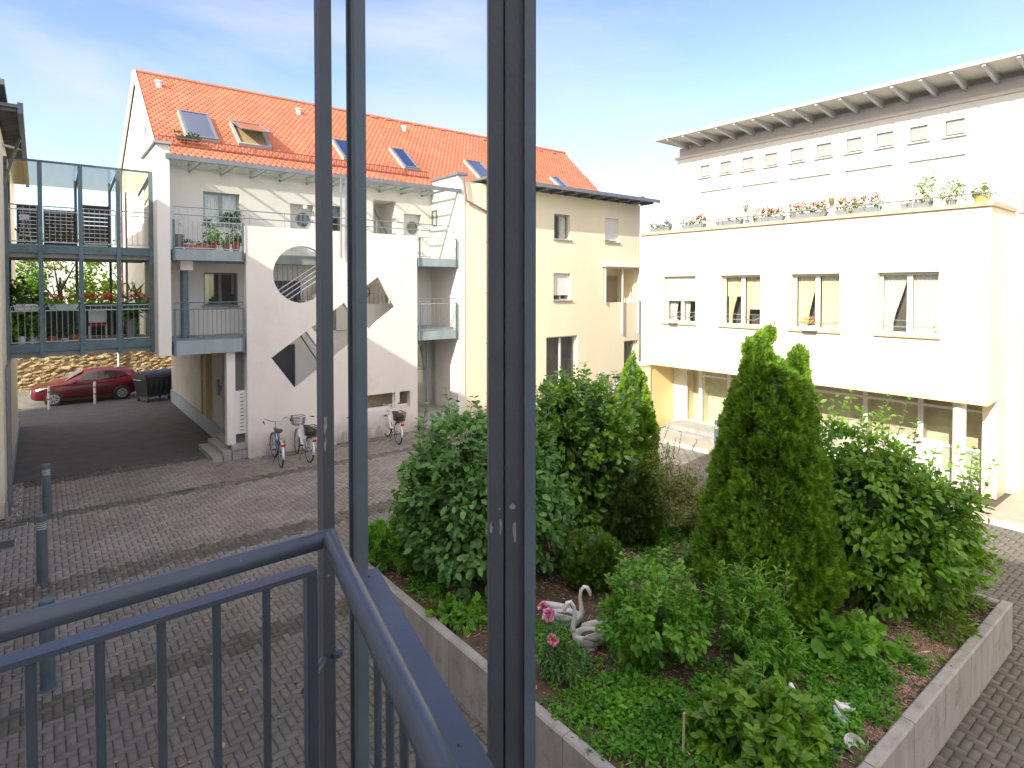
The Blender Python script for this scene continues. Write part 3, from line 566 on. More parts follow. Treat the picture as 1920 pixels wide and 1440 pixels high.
m_ = MB(); m_.box(10.85, 12.9, 19.30, 20.89, .3, .45); m_.box(10.85, 12.9, 19.0, 20.88, .15, .299); m_.box(11.0, 13.1, 18.7, 20.87, 0, .149); m_.build('step', CONC, AB)
m_ = MB(); m_.box(10.9, 11.25, 21.1, 21.25, .46, 3.2); m_.build('wall', WHITE, AB)
# glass canopy
m_ = MB(); m_.box(2.85, 12.75, 19.24, 19.34, 8.84, 8.98); m_.build('canopy_beam', ZINC, AB)
m_ = MB()
for i in range(10): x = 3.79+.93*i; m_.box(x-.025, x+.025, 19.345, YW, 8.86, 8.93)
build_each(m_, 'canopy_strut', ZINC, AB); m_ = MB(); m_.box(2.96, 12.59, 19.345, YW, 8.98, 8.99); m_.build('canopy_glass', GLASSC, AB)
m_ = MB()
for x in (7.93, 8.1, 8.25): m_.bar((x, 19.2, 6.2 if x != 8.1 else 6.55), (x, 19.2, 8.84), .045, .045)
build_each(m_, 'hanging_profile', GALV, AB)
# tiled roof
def tiles():
    parts = []; tw, th = .19, .165; s = Vector((0, 1, RS)).normalized(); nrm = np.array([0, -s.z, s.y]); n0 = Vector((0, 21.05, roofz(21.05)))
    rows = int((Vector((0, RY, RZ))-n0).length/th); Vt = np.array([(-.094, .34, .0), (.094, .34, .0), (.094, .06, .022), (.05, .01, .025), (0, 0, .026), (-.05, .01, .025), (-.094, .06, .022), (.094, .06, .004), (.05, .01, .006), (0, 0, .006), (-.05, .01, .006), (-.094, .06, .004)])
    P = []
    for r in range(rows):
        p = n0+s*(r*th); f = (p.y-21.05)/(RY-21.05); xr = 23.3+f*1.1
        x = 2.93+(.5 if r % 2 else 0)*tw
        while x < xr: P.append((x+random.uniform(-.003, .003), p.y, p.z+random.uniform(0, .004))); x += tw
    P = np.array(P); n = len(P); A = np.tile([1., 0, 0], (n, 1)); B = np.tile(np.array(s), (n, 1)); C = np.tile(nrm, (n, 1))
    C = norm(C+RNG.normal(0, .012, (n, 3)))
    top = np.array([(0, 6, 5), (0, 5, 4), (0, 4, 1), (1, 4, 3), (1, 3, 2)]); side = np.array([(2, 3, 8), (2, 8, 7), (3, 4, 9), (3, 9, 8), (4, 5, 10), (4, 10, 9), (5, 6, 11), (5, 11, 10)])
    V, F = stamp(Vt, np.concatenate([top, side]), P, A, B, C, np.ones(n)); return V, F
V, F = tiles(); npmesh('roof', V, F, TILE, AB)
m_ = MB(); Z0 = .02
m_.add([(2.90, 21.0, roofz(21.0)-.03), (23.25, 21.0, roofz(21)-.03), (24.35, RY, RZ-.03), (2.90, RY, RZ-.03)], [(0, 1, 2, 3)])
m_.add([(2.90, RY, RZ-.03), (24.35, RY, RZ-.03), (24.3, 31.4, 10.3), (2.90, 31.4, 10.3)], [(0, 1, 2, 3)])
m_.add([(2.90, 31.4, 10.3), (24.3, 31.4, 10.3), (24.3, 31.4, 3.3), (2.9, 31.4, 3.3)], [(0, 1, 2, 3)]); m_.build('roof_deck', mat('roof_underlay', (.30, .09, .05), .9, .1), AB)
m_ = MB(); m_.tube([(2.9, RY, RZ+.02), (24.4, RY, RZ+.02)], .09, 8); m_.build('ridge', mat('ridge_tile', (.40, .17, .10), .8, .15), AB)
m_ = MB(); m_.bar((2.86, 21.0, roofz(21)-.07), (2.86, RY+.05, RZ-.03), .08, .22); m_.bar((2.86, RY, RZ-.03), (2.86, 31.4, 10.2), .08, .22); build_each(m_, 'verge_board', FRAMEW, AB)
m_ = MB(); m_.tube([(2.92, 20.98, roofz(21)-.06), (12.9, 20.98, roofz(21)-.06)], .07, 10); m_.build('gutter', ZINC, AB)
# snow guard
m_ = MB(); ys = 21.45; zs = roofz(ys)
for z in (.08, .30): m_.bar((3.0, ys, zs+z), (12.6, ys, zs+z), .03, .03)
for i in range(96): x = 3.0+.1*i; m_.bar((x, ys, zs+.06), (x, ys, zs+.31), .02, .02)
for i in range(11): x = 3.0+.95*i; m_.bar((x, ys, zs-.02), (x, ys, zs+.33), .025, .03)
m_.build('snow_guard', mat('orange_snow_guard', (.24, .07, .045), .6, .1), AB)
def skylight(px, tilt=0.0):
    P = [onroof(*q) for q in px]; x0, x1 = (P[0].x+P[2].x)/2, (P[1].x+P[3].x)/2; y0, y1 = (P[2].y+P[3].y)/2, (P[0].y+P[1].y)/2
    s = Vector((0, 1, RS)).normalized(); nr = Vector((0, -s.z, s.y)); o = Vector((0, y0, roofz(y0))); L_ = (y1-y0)/s.y
    def f(a, b, d): return Vector((a, 0, 0))+o+s*b+nr*d
    m_ = MB(); fw = .085
    m_.sheet(R4(x0, x1, 0, L_), [R4(x0+fw, x1-fw, fw, L_-fw)], f, -.02, .13); fr = m_.build('roof_window', FRAMEG, AB)
    top = f(0, L_, .14)
    def h(a, b, d):
        q = L_-b; c, s2 = math.cos(tilt), math.sin(tilt); return Vector((a, 0, 0))+Vector((0, top.y, top.z))-s*(q*c-(-d)*0)+nr*(q*s2+d)-s*(0)
    g2 = MB(); g2.sheet(R4(x0+.03, x1-.03, .03, L_-.02), [R4(x0+.1, x1-.1, .1, L_-.09)], h, 0, .04); sa = g2.build('sash', ZINC, fr)
    g3 = MB(); g3.sheet(R4(x0+.1, x1-.1, .1, L_-.09), [], h, .015, .02); g3.build('pane', GLASSR, fr)
    r = MB(); r.sheet(R4(x0+fw, x1-fw, fw, L_-fw), [], f, .0, .03); r.build('lining', mat('lining', (.35, .25, .12), .8, .1) if tilt else CURT if 'lining2' in MATS else DARKIN, fr)
skylight(((330, 213), (393, 222), (352, 268), (407, 267))); skylight(((430, 233), (490, 243), (447, 276), (507, 280)), .28)
skylight(((622, 265), (655, 272), (640, 303), (672, 305))); skylight(((733, 282), (763, 288), (752, 320), (780, 322)))
skylight(((873, 305), (906, 310), (893, 338), (922, 341))); skylight(((1036, 336), (1052, 339), (1050, 361), (1066, 362)))
for px, py in ((298, 163), (560, 214), (758, 245)):
    p = onroof(px, py); m_ = MB(); m_.lathe([(.10, -.05), (.10, .16), (.15, .17), (.15, .21), (.02, .25)], p.x, p.y, 12); m_.v = [(v[0], v[1], v[2]+p.z) if False else (v[0], v[1], v[2]+p.z) for v in m_.v]; m_.build('vent_pipe', WPOT, AB)
# vent tiles below the ridge
m_ = MB()
for px in range(700, 1050, 26):
    p = onroof(px, 258-(900-px)*.185 if px < 900 else 262+(px-900)*.19); m_.box(p.x-.12, p.x+.12, p.y-.1, p.y+.02, p.z+.0, p.z+.09)
build_each(m_, 'vent_tile', TILE, AB)
# cream wing
m_ = MB(); m_.sheet(R4(12.93, 13.95, 0, 9.3), [], fy(19.3), 0, .3); m_.build('wing_wall', CREAM, AB)
WG = 19.5; k = WG/19.4
wins = [(17.75, 18.72, 7.35, 8.45, 0), (20.98, 21.95, 7.38, 8.5, 1.0), (17.72, 18.75, 4.66, 5.85, .86), (17.3, 19.2, .35, 3.06, 0)]
m_ = MB(); m_.sheet([(13.95, 0), (23.5, 0), (23.5, 9.3), (13.95, 9.3)], [R4(*q[:4]) for q in wins]+[R4(20.9, 23.38, 4.5, 6.15), R4(22.35, 23.4, .3, 2.62), R4(14.6, 15.6, .4, 3.0)], fy(WG), 0, .3); m_.build('wing_wall', CREAM, AB)
window(AB, fy(WG), *wins[0][:4], fm=FRAMEG, curt=((.5, .95, 0),), sm=CONC); window(AB, fy(WG), *wins[1][:4], fm=FRAMEG, blind=.93)
window(AB, fy(WG), *wins[2][:4], fm=FRAMEG, blind=.82); window(AB, fy(WG), *wins[3][:4], fm=FRAMEW, sill=False)
window(AB, fy(WG), 22.35, 23.4, .3, 2.62, fm=FRAMEW, mull=(), sill=False); window(AB, fy(WG), 14.6, 15.6, .4, 3.0, fm=FRAMEW, sill=False)
# glazed bay in the wing: set back behind posts
m_ = MB(); pbox(m_, fy(WG), 20.9, 23.4, 4.5, 6.2, 1.25, 1.3); pbox(m_, fy(WG), 20.9, 20.95, 4.5, 6.15, .3, 1.25); pbox(m_, fy(WG), 20.9, 23.4, 4.4, 4.5, .3, 1.25); pbox(m_, fy(WG), 20.9, 23.4, 6.15, 6.2, .3, 1.25); m_.build('loggia', CREAM, AB)
m_ = MB()
for a_ in (20.9, 22.1, 23.28): pbox(m_, fy(WG), a_, a_+.05, 3.0 if a_ > 21 else 4.5, 6.2, -.12, -.06)
pbox(m_, fy(WG), 20.75, 23.45, 6.2, 6.26, -.3, .0); m_.build('loggia_frame', FRAMEW, AB)
m_ = MB(); pbox(m_, fy(WG), 21.1, 22.0, 4.55, 5.75, 1.2, 1.24); m_.build('shutter', CURT, AB); m_ = MB(); pbox(m_, fy(WG), 22.45, 23.2, 4.52, 5.8, 1.2, 1.24); m_.build('loggia_door', mat('taupe_door', (.35, .30, .22), .6, .05), AB)
# flat eave of the wing with rafters
ze = 9.30
m_ = MB(); m_.box(13.6, 24.0, 18.72, 21.2, ze+.12, ze+.2); m_.box(13.6, 24.0, 18.66, 18.718, ze+.06, ze+.22); m_.build('wing_roof', ZINC, AB)
m_ = MB()
for i in range(12): x = 14.1+.86*i; m_.box(x-.05, x+.05, 18.76, 19.495, ze-.02, ze+.118)
build_each(m_, 'rafter', ZINC, AB)
m_ = MB(); m_.tube([(13.98, 19.24, 0), (13.98, 19.24, 8.3), (14.05, 19.2, 8.6), (14.9, 18.9, 9.3)], .045, 10); m_.tube([(13.98, 19.24, 8.2), (12.95, 19.2, 8.55), (12.8, 19.2, 9.4)], .04, 10)
for z in (1, 3, 5, 7): m_.box(13.92, 14.04, 19.18, 19.3, z, z+.04)
m_.build('drainpipe', mat('copper_brown_pipe', (.30, .22, .15), .5, .1, metal=.4), AB)
m_ = MB(); m_.box(23.2, 23.5, 19.6, 23, 0, 9.29); m_.build('wing_wall', CREAM, AB)
m_ = MB(); m_.box(23.5, 23.75, 19.4, 21, 9.52, 9.75); m_.build('chimney_cap', ZINC, AB)
# ================================================================== building at the left edge (runs on behind the balcony)
WB = thing('residential_block', 'building at the left edge with pale wall and dark ribbed metal roof overhang', 'building', (-6, 20, 0))
m_ = MB(); m_.box(-12, -.65, 17.6, 29, 0, 9.0); m_.build('wall', CREAM, WB)
m_ = MB(); m_.box(-12, -1.95, -26, 17.59, 0, 9.6); m_.build('wall', WHITE, WB)
m_ = MB(); m_.box(-12, -1.4, -26.5, 16.6, 9.62, 9.87); m_.build('roof', ZINC, WB)
m_ = MB(); m_.box(-8, -.22, 17.0, 29.2, 9.13, 9.2); m_.box(-8, -.5, 16.7, 24, 9.5, 9.62); r = m_.build('roof', SOFFM, WB); m_ = MB()
for i in range(60): m_.box(-8, -.32, 17.1+i*.2, 17.18+i*.2, 9.06, 9.128)
m_.build('soffit_rib', SOFFM, r); m_ = MB(); m_.box(-.30, -.20, 16.98, 29.2, 9.0, 9.24); m_.build('fascia', mat('violet_grey_sheet', (.13, .125, .20), .4, .1, metal=.2), r)
m_ = MB(); m_.bar((-.65, 19.8, 7.8), (-.3, 19.8, 9.05), .06, .06); m_.bar((-.9, 18.5, 8.6), (-.3, 21.5, 9.03), .06, .06); build_each(m_, 'roof_brace', SOFFM, WB)
m_ = MB(); m_.tube([(-.58, 18.4, 0), (-.58, 18.4, 3.4)], .045, 8); m_.tube([(-.58, 17.7, .0), (-.58, 17.7, 3.4)], .03, 8); build_each(m_, 'drainpipe', ZINC, WB)
m_ = MB(); m_.box(-.66, -.60, 17.6, 28.9, 0, .35); m_.build('plinth', SLAB, WB)
print('buildings 1 ok')
# ================================================================== glazed footbridge
BY = 20.05
FB = thing('footbridge', 'two-storey blue-grey steel footbridge with glass roof spanning the passage at the left', 'footbridge', (1, 21.2, 3.3))
px_ = [-.63, .07, .93, 1.79, 2.58]
m_ = MB()
for x in px_: m_.box(x-.05, x+.05, BY-.06, BY+.04, 3.35, 8.5)
build_each(m_, 'post', STEELR, FB); m_ = MB()
for x in px_[:4]: m_.box(x-.035, x+.035, 22.5, 22.57, 3.4, 8.45)
build_each(m_, 'back_post', STEELR, FB)
m_ = MB()
for z0, z1 in ((3.38, 3.72), (6.0, 6.32)): m_.box(-.66, 2.62, BY+.045, 22.6, z0, z1)
build_each(m_, 'deck', mat('weathered_deck', (.25, .27, .25), .8, .15, 3), FB)
m_ = MB()
for z in (3.62, 6.22, 8.50): m_.box(-.66, 2.62, BY-.03, BY+.044, z-.1 if z < 8 else z+.001, z+.12 if z < 8 else z+.05)
build_each(m_, 'edge_beam', STEELR, FB)
for zf in (3.75, 6.38):
    for i in range(4): railing(FB, (px_[i]+.07, BY-.01), (px_[i+1]-.07, BY-.01), zf+.03, zf+.85, .115, .007, GALV, top=(zf+.97,), name='railing_panel')
m_ = MB()
for x in px_: m_.bar((x, BY, 8.47), (x, 22.7, 8.18), .05, .07)
build_each(m_, 'roof_bar', STEELR, FB)
m_ = MB()
for i in range(4): m_.add([(px_[i]+.03, BY-.05, 8.53), (px_[i+1]-.03, BY-.05, 8.53), (px_[i+1]-.03, 22.7, 8.23), (px_[i]+.03, 22.7, 8.23)], [(0, 1, 2, 3)])
build_each(m_, 'roof_pane', GLASSB, FB)
m_ = MB()
for i in range(4): m_.box(px_[i]+.04, px_[i+1]-.04, 22.47, 22.495, 3.73, 4.72)
build_each(m_, 'back_panel', mat('dark_green_panel', (.03, .05, .045), .6, .2, 5), FB)
m_ = MB(); m_.tube([(2.2, 22.35, 3.7), (2.2, 22.35, 8.2)], .03, 8); m_.build('drainpipe', GALV, FB)
# slatted privacy screens on the upper deck
for i, (x0, x1, z1, lab) in enumerate(((-.45, .05, 7.6, 'dark slatted screen nearest the left edge on the upper bridge deck'), (.15, .9, 7.5, 'dark slatted screen between the second and third bridge posts'), (1.0, 1.75, 7.72, 'dark slatted screen with wide gaps nearest the building on the upper bridge deck'))):
    t = thing('privacy_screen', lab, 'screen', ((x0+x1)/2, 22.2, 6.33), 'slatted screens on the bridge'); m_ = MB(); n = 11
    for k in range(n): z = 6.36+k*(z1-6.36)/n; m_.box(x0, x1, 22.19, 22.21, z, z+(z1-6.36)/n-(.022 if i == 2 and k > 4 else .006))
    m_.build('slats', WOOD, t); m_ = MB(); m_.box(x0, x0+.04, 22.212, 22.24, 6.34, z1); m_.box(x1-.04, x1, 22.212, 22.24, 6.34, z1); m_.build('frame', WOOD, t)
# easel-like rack on the upper deck
t = thing('folding_rack', 'small white A-frame rack standing on the upper bridge deck', 'rack', (-.25, 20.4, 6.33)); m_ = MB()
for a_, b_ in (((-.42, 20.4, 6.33), (-.28, 20.4, 7.1)), ((-.1, 20.4, 6.33), (-.24, 20.4, 7.1)), ((-.25, 20.65, 6.33), (-.26, 20.42, 7.1))): m_.tube([a_, b_], .012, 6)
m_.bar((-.38, 20.4, 6.6), (-.14, 20.4, 6.6), .02, .02); m_.build('legs', GALV, t); m_ = MB(); m_.box(-.36, -.16, 20.36, 20.44, 7.0, 7.14); m_.build('top', WPOT, t)
# ================================================================== pots and boxes
def flowers(P, n, spread, m, size=.035, parent=None, name='flowers'):
    P = np.array(P); idx = RNG.integers(0, len(P), n); Q = P[idx]+RNG.normal(0, 1, (n, 3))*np.array(spread); V, F = leaves(Q, norm(RNG.normal(0, 1, (n, 3))+[0, 0, .3]), size, 'simple', 0, .5, .3, .3); return npmesh(name, V, F, m, parent)
def green(name, blobs, n, size, kind, m, parent=None, **k):
    P, O = blob_points(blobs, n, **k); V, F = leaves(P, O, size, kind); return npmesh(name, V, F, m, parent)
def flower_box(label, x, y, z, L_=.6, axis='x', box=PGREEN, leaf=LF_C, fl=FLRED, nf=60, ng=220, h=.16, hh=.16, group='flower boxes', size=.05):
    t = thing('flower_box', label, 'flower box', (x, y, z), group); m_ = MB(); a, b = (L_/2, .09) if axis == 'x' else (.09, L_/2)
    v = []
    for k, (s_, zz) in enumerate(((.86, 0), (1, h), (.93, h), (.86, h-.03))): v += [(x-a*s_, y-b*s_, z+zz), (x+a*s_, y-b*s_, z+zz), (x+a*s_, y+b*s_, z+zz), (x-a*s_, y+b*s_, z+zz)]
    f = [(3, 2, 1, 0)]
    for k in range(3):
        for i in range(4): j = (i+1) % 4; f.append((k*4+i, k*4+j, k*4+4+j, k*4+4+i))
    f.append((12, 13, 14, 15)); m_.add(v, f); m_.build('box', box, t)
    bl = [(x+(a*.75*q if axis == 'x' else 0), y+(b*.75*q if axis != 'x' else 0), z+h+hh*.45, .13, .13, hh*.75) for q in (-1, -.33, .33, 1)]
    green('plant', bl, ng, size, 'round', leaf, t, twigs=30, jit=.25)
    if nf: flowers([(q[0]+random.gauss(0, .05), q[1], q[2]+hh*.6) for q in bl] or [bl[0][:3]], nf*2, (.075, .07, .05), fl, .048, t)
    return t
def pot(label, x, y, z, r=.12, h=.2, m=TERRA, leaf=LF_C, lh=.25, lr=.16, n=160, fl=None, name='flower_pot', group='potted plants', kind='round', size=.06):
    t = thing(name, label, 'plant pot', (x, y, z), group); m_ = MB(); m_.lathe([(r*.72, 0), (r*.95, h*.8), (r*1.05, h*.82), (r*1.05, h), (r*.95, h), (r*.9, h*.9)], 0, 0, 16)
    m_.v = [(v[0]+x, v[1]+y, v[2]+z) for v in m_.v]; m_.build('pot', m, t)
    if n: green('plant', [(x, y, z+h+lh*.5, lr, lr, lh*.6)], n, size, kind, leaf, t, twigs=20, jit=.3)
    if fl: flowers([(x, y, z+h+lh)], 40, (.1, .1, .06), fl, .035, t)
    return t
# upper balcony of the stair block
zf = 6.33
pot('tall grey pot with bare plant at the left end of the upper balcony', 3.22, 19.6, zf, .14, .42, GREYPOT, LF_R, .5, .12, 40, kind='thin')
pot('red-brown pot with bright green plant on the upper balcony', 4.1, 19.55, zf, .13, .27, REDPOT, LF_Y, .3, .22, 300)
pot('small red-brown pot with low green plant beside the bright green one', 4.48, 19.55, zf, .10, .2, REDPOT, LF_C, .16, .12, 120)
pot('red-brown pot with dark bush at the right end of the upper balcony', 4.76, 19.62, zf, .13, .28, REDPOT, LF_D, .35, .2, 260)
pot('small white pot wedged between the red-brown balcony pots', 4.3, 19.5, zf, .07, .14, WPOT, LF_C, .1, .08, 50)
flower_box('long terracotta trough on the floor of the upper balcony', 3.68, 19.5, zf, .7, 'x', TERRA, LF_D, None, 0, 150, .13, .12)
pot('bushy green plant in grey pot on the sill of the upper balcony window', 5.0, 21.1, 7.2, .1, .14, GREYPOT, LF_D, .28, .25, 260)
pot('small cactus pot at the left of the upper balcony window sill', 4.3, 21.1, 7.2, .07, .08, GREYPOT, LF_D, .1, .1, 80)
flower_box('green flower box hooked on the tiles below the first roof window', 3.85, 21.6, roofz(21.6)+.16, .75, 'x', DGREEN, LF_D, None, 0, 200, .12, .12)
# lower bridge deck
zb = 4.62
flower_box('pale green flower box with red and white flowers on the bridge rail', .52, BY-.12, zb, .66, 'x', PGREEN, LF_C, FLRED, 60, 240)
flower_box('green flower box full of red geraniums between the third and fourth bridge posts', 1.36, BY+.12, zb, .66, 'x', DGREEN, LF_C, FLRED, 200, 240)
flower_box('green flower box with red geraniums nearest the building on the bridge rail', 2.18, BY+.12, zb, .6, 'x', DGREEN, LF_C, FLRED, 110, 240, hh=.2)
flower_box('white flower box with trailing green at the left end of the bridge rail', -.22, BY+.15, zb, .6, 'x', WPOT, LF_D, None, 0, 300, hh=.14)
pot('white pot with large-leaved plant behind the left bridge railing', -.35, 20.3, 3.73, .1, .2, WPOT, LF_C, .65, .22, 160, size=.1)
pot('white pot behind the left bridge railing, second from the edge', -.12, 20.3, 3.73, .09, .18, WPOT, LF_D, .3, .15, 100)
pot('white pot with orchid leaves close to the second bridge post', -.02+.0, 20.55, 3.73, .09, .2, WPOT, LF_C, .4, .14, 80, size=.1)
pot('terracotta pot beside the second bridge post', .28, 20.35, 3.73, .09, .17, TERRA, LF_D, .3, .12, 80)
pot('terracotta square-looking pot beside the third bridge post', .78, 20.35, 3.73, .12, .2, TERRA, LF_D, .3, .14, 80)
pot('white dish pot between the two terracotta pots on the bridge', .55, 20.4, 3.73, .09, .1, WPOT, LF_D, .25, .12, 60)
pot('dark leafy plant in black pot at the far left of the bridge deck', -.45, 21.6, 3.73, .2, .4, BLACKP, LF_D, 1.2, .4, 700, size=.09)
pot('spiky plant standing behind the geraniums nearest the building', 2.1, 20.6, 3.73, .15, .6, GREYPOT, LF_C, .7, .22, 160, kind='thin', size=.28)
t = thing('garden_chair', 'light garden chair with red cushion on the lower bridge deck', 'chair', (1.35, 20.9, 3.73), None); m_ = MB(); m_.box(1.12, 1.55, 20.7, 21.1, 4.12, 4.16); m_.build('seat', FLRED, t)
for x in (1.13, 1.53):
    for y in (20.72, 21.08): m_ = MB(); m_.bar((x, y, 3.73), (x, y, 4.12), .025, .025); m_.build('leg', GALV, t)
m_ = MB(); m_.box(1.13, 1.54, 21.09, 21.12, 4.2, 4.6); m_.build('backrest', GALV, t)
# ================================================================== stone wall, lane and what stands on it
t = thing('stone_wall', 'sunlit ochre rubble stone wall behind the parked car', 'wall', (2, 38.9, 0)); m_ = MB(); NX, NZ = 150, 34; vs = []; fs = []
for j in range(NZ+1):
    for i in range(NX+1): vs.append((-10+i*.2, 38.6+RNG.normal(0, .035), j*.085))
for j in range(NZ):
    for i in range(NX): a = j*(NX+1)+i; fs.append((a, a+1, a+NX+2, a+NX+1))
m_.add(vs, fs); m_.box(-10, 20, 38.75, 39.2, 0, 2.87); m_.build('masonry', RUBBLE, t)
m_ = MB(); m_.tube([(3.35, 38.45, 0), (3.35, 38.45, 3.3)], .05, 8); m_.build('downpipe', FRAMEW, t)
def road_post(label, x, y):
    t = thing('marker_post', label, 'post', (x, y, 0), 'white marker posts by the lane'); m_ = MB(); m_.lathe([(.05, 0), (.05, .95), (.03, 1.0)], x, y, 12); m_.build('post', WPOT, t)
    for z in (.42, .72): m_ = MB(); m_.lathe([(.052, z), (.052, z+.07)], x, y, 12); m_.build('band', mat('pink_band', (.55, .2, .12), .6, .05) if 'pink_band' not in MATS else MATS['pink_band'], t)
road_post('white marker post in front of the headlight of the red car', *on(2, 0, 92, 768).xy); road_post('white marker post in front of the doors of the red car', *on(2, 0, 178, 757).xy)
def wheelie(label, x, y, rz):
    t = thing('waste_container', label, 'waste container', (0, 0, 0)); m_ = MB(); v = []
    for z, s_ in ((.22, .82), (.95, .98), (1.12, 1.0)): v += [(-.65*s_, -.5*s_, z), (.65*s_, -.5*s_, z), (.65*s_, .5*s_, z), (-.65*s_, .5*s_, z)]
    f = [(3, 2, 1, 0)]
    for k in range(2):
        for i in range(4): j = (i+1) % 4; f.append((k*4+i, k*4+j, k*4+4+j, k*4+4+i))
    m_.add(v, f)
    for i in range(5): m_.box(-.5+i*.24, -.46+i*.24, -.505, -.47, .35, 1.0)
    m_.build('body', BLACKP, t); m_ = MB()
    pf = [(-.54, 1.10)]+[(-.54*math.cos(k*math.pi/10), 1.12+.26*math.sin(k*math.pi/10)) for k in range(11)]+[(.54, 1.10)]
    m_.sheet(pf, [], lambda a, b, d: (d, a, b), -.69, .69); m_.build('lid', BLACKP, t)
    for sx in (-1, 1): m_ = MB(); m_.tube([(sx*.66, -.3, 1.02), (sx*.74, -.3, 1.02), (sx*.74, .3, 1.02), (sx*.66, .3, 1.02)], .018, 6); m_.build('handle', GALV, t)
    for sx in (-1, 1):
        for sy in (-1, 1):
            m_ = MB(); m_.box(sx*.5-.03, sx*.5+.03, sy*.36-.02, sy*.36+.02, .12, .24); w = m_.build('caster', GALV, t); m_ = MB(); m_.tube([(sx*.5-.025, sy*.36, .09), (sx*.5+.025, sy*.36, .09)], .09, 14); m_.build('tyre', BLACK, w)
    t.location = (x, y, 0); t.rotation_euler.z = rz; return t
wheelie('large black four-wheeled waste container parked behind the red car', 4.15, 32.1, .42)
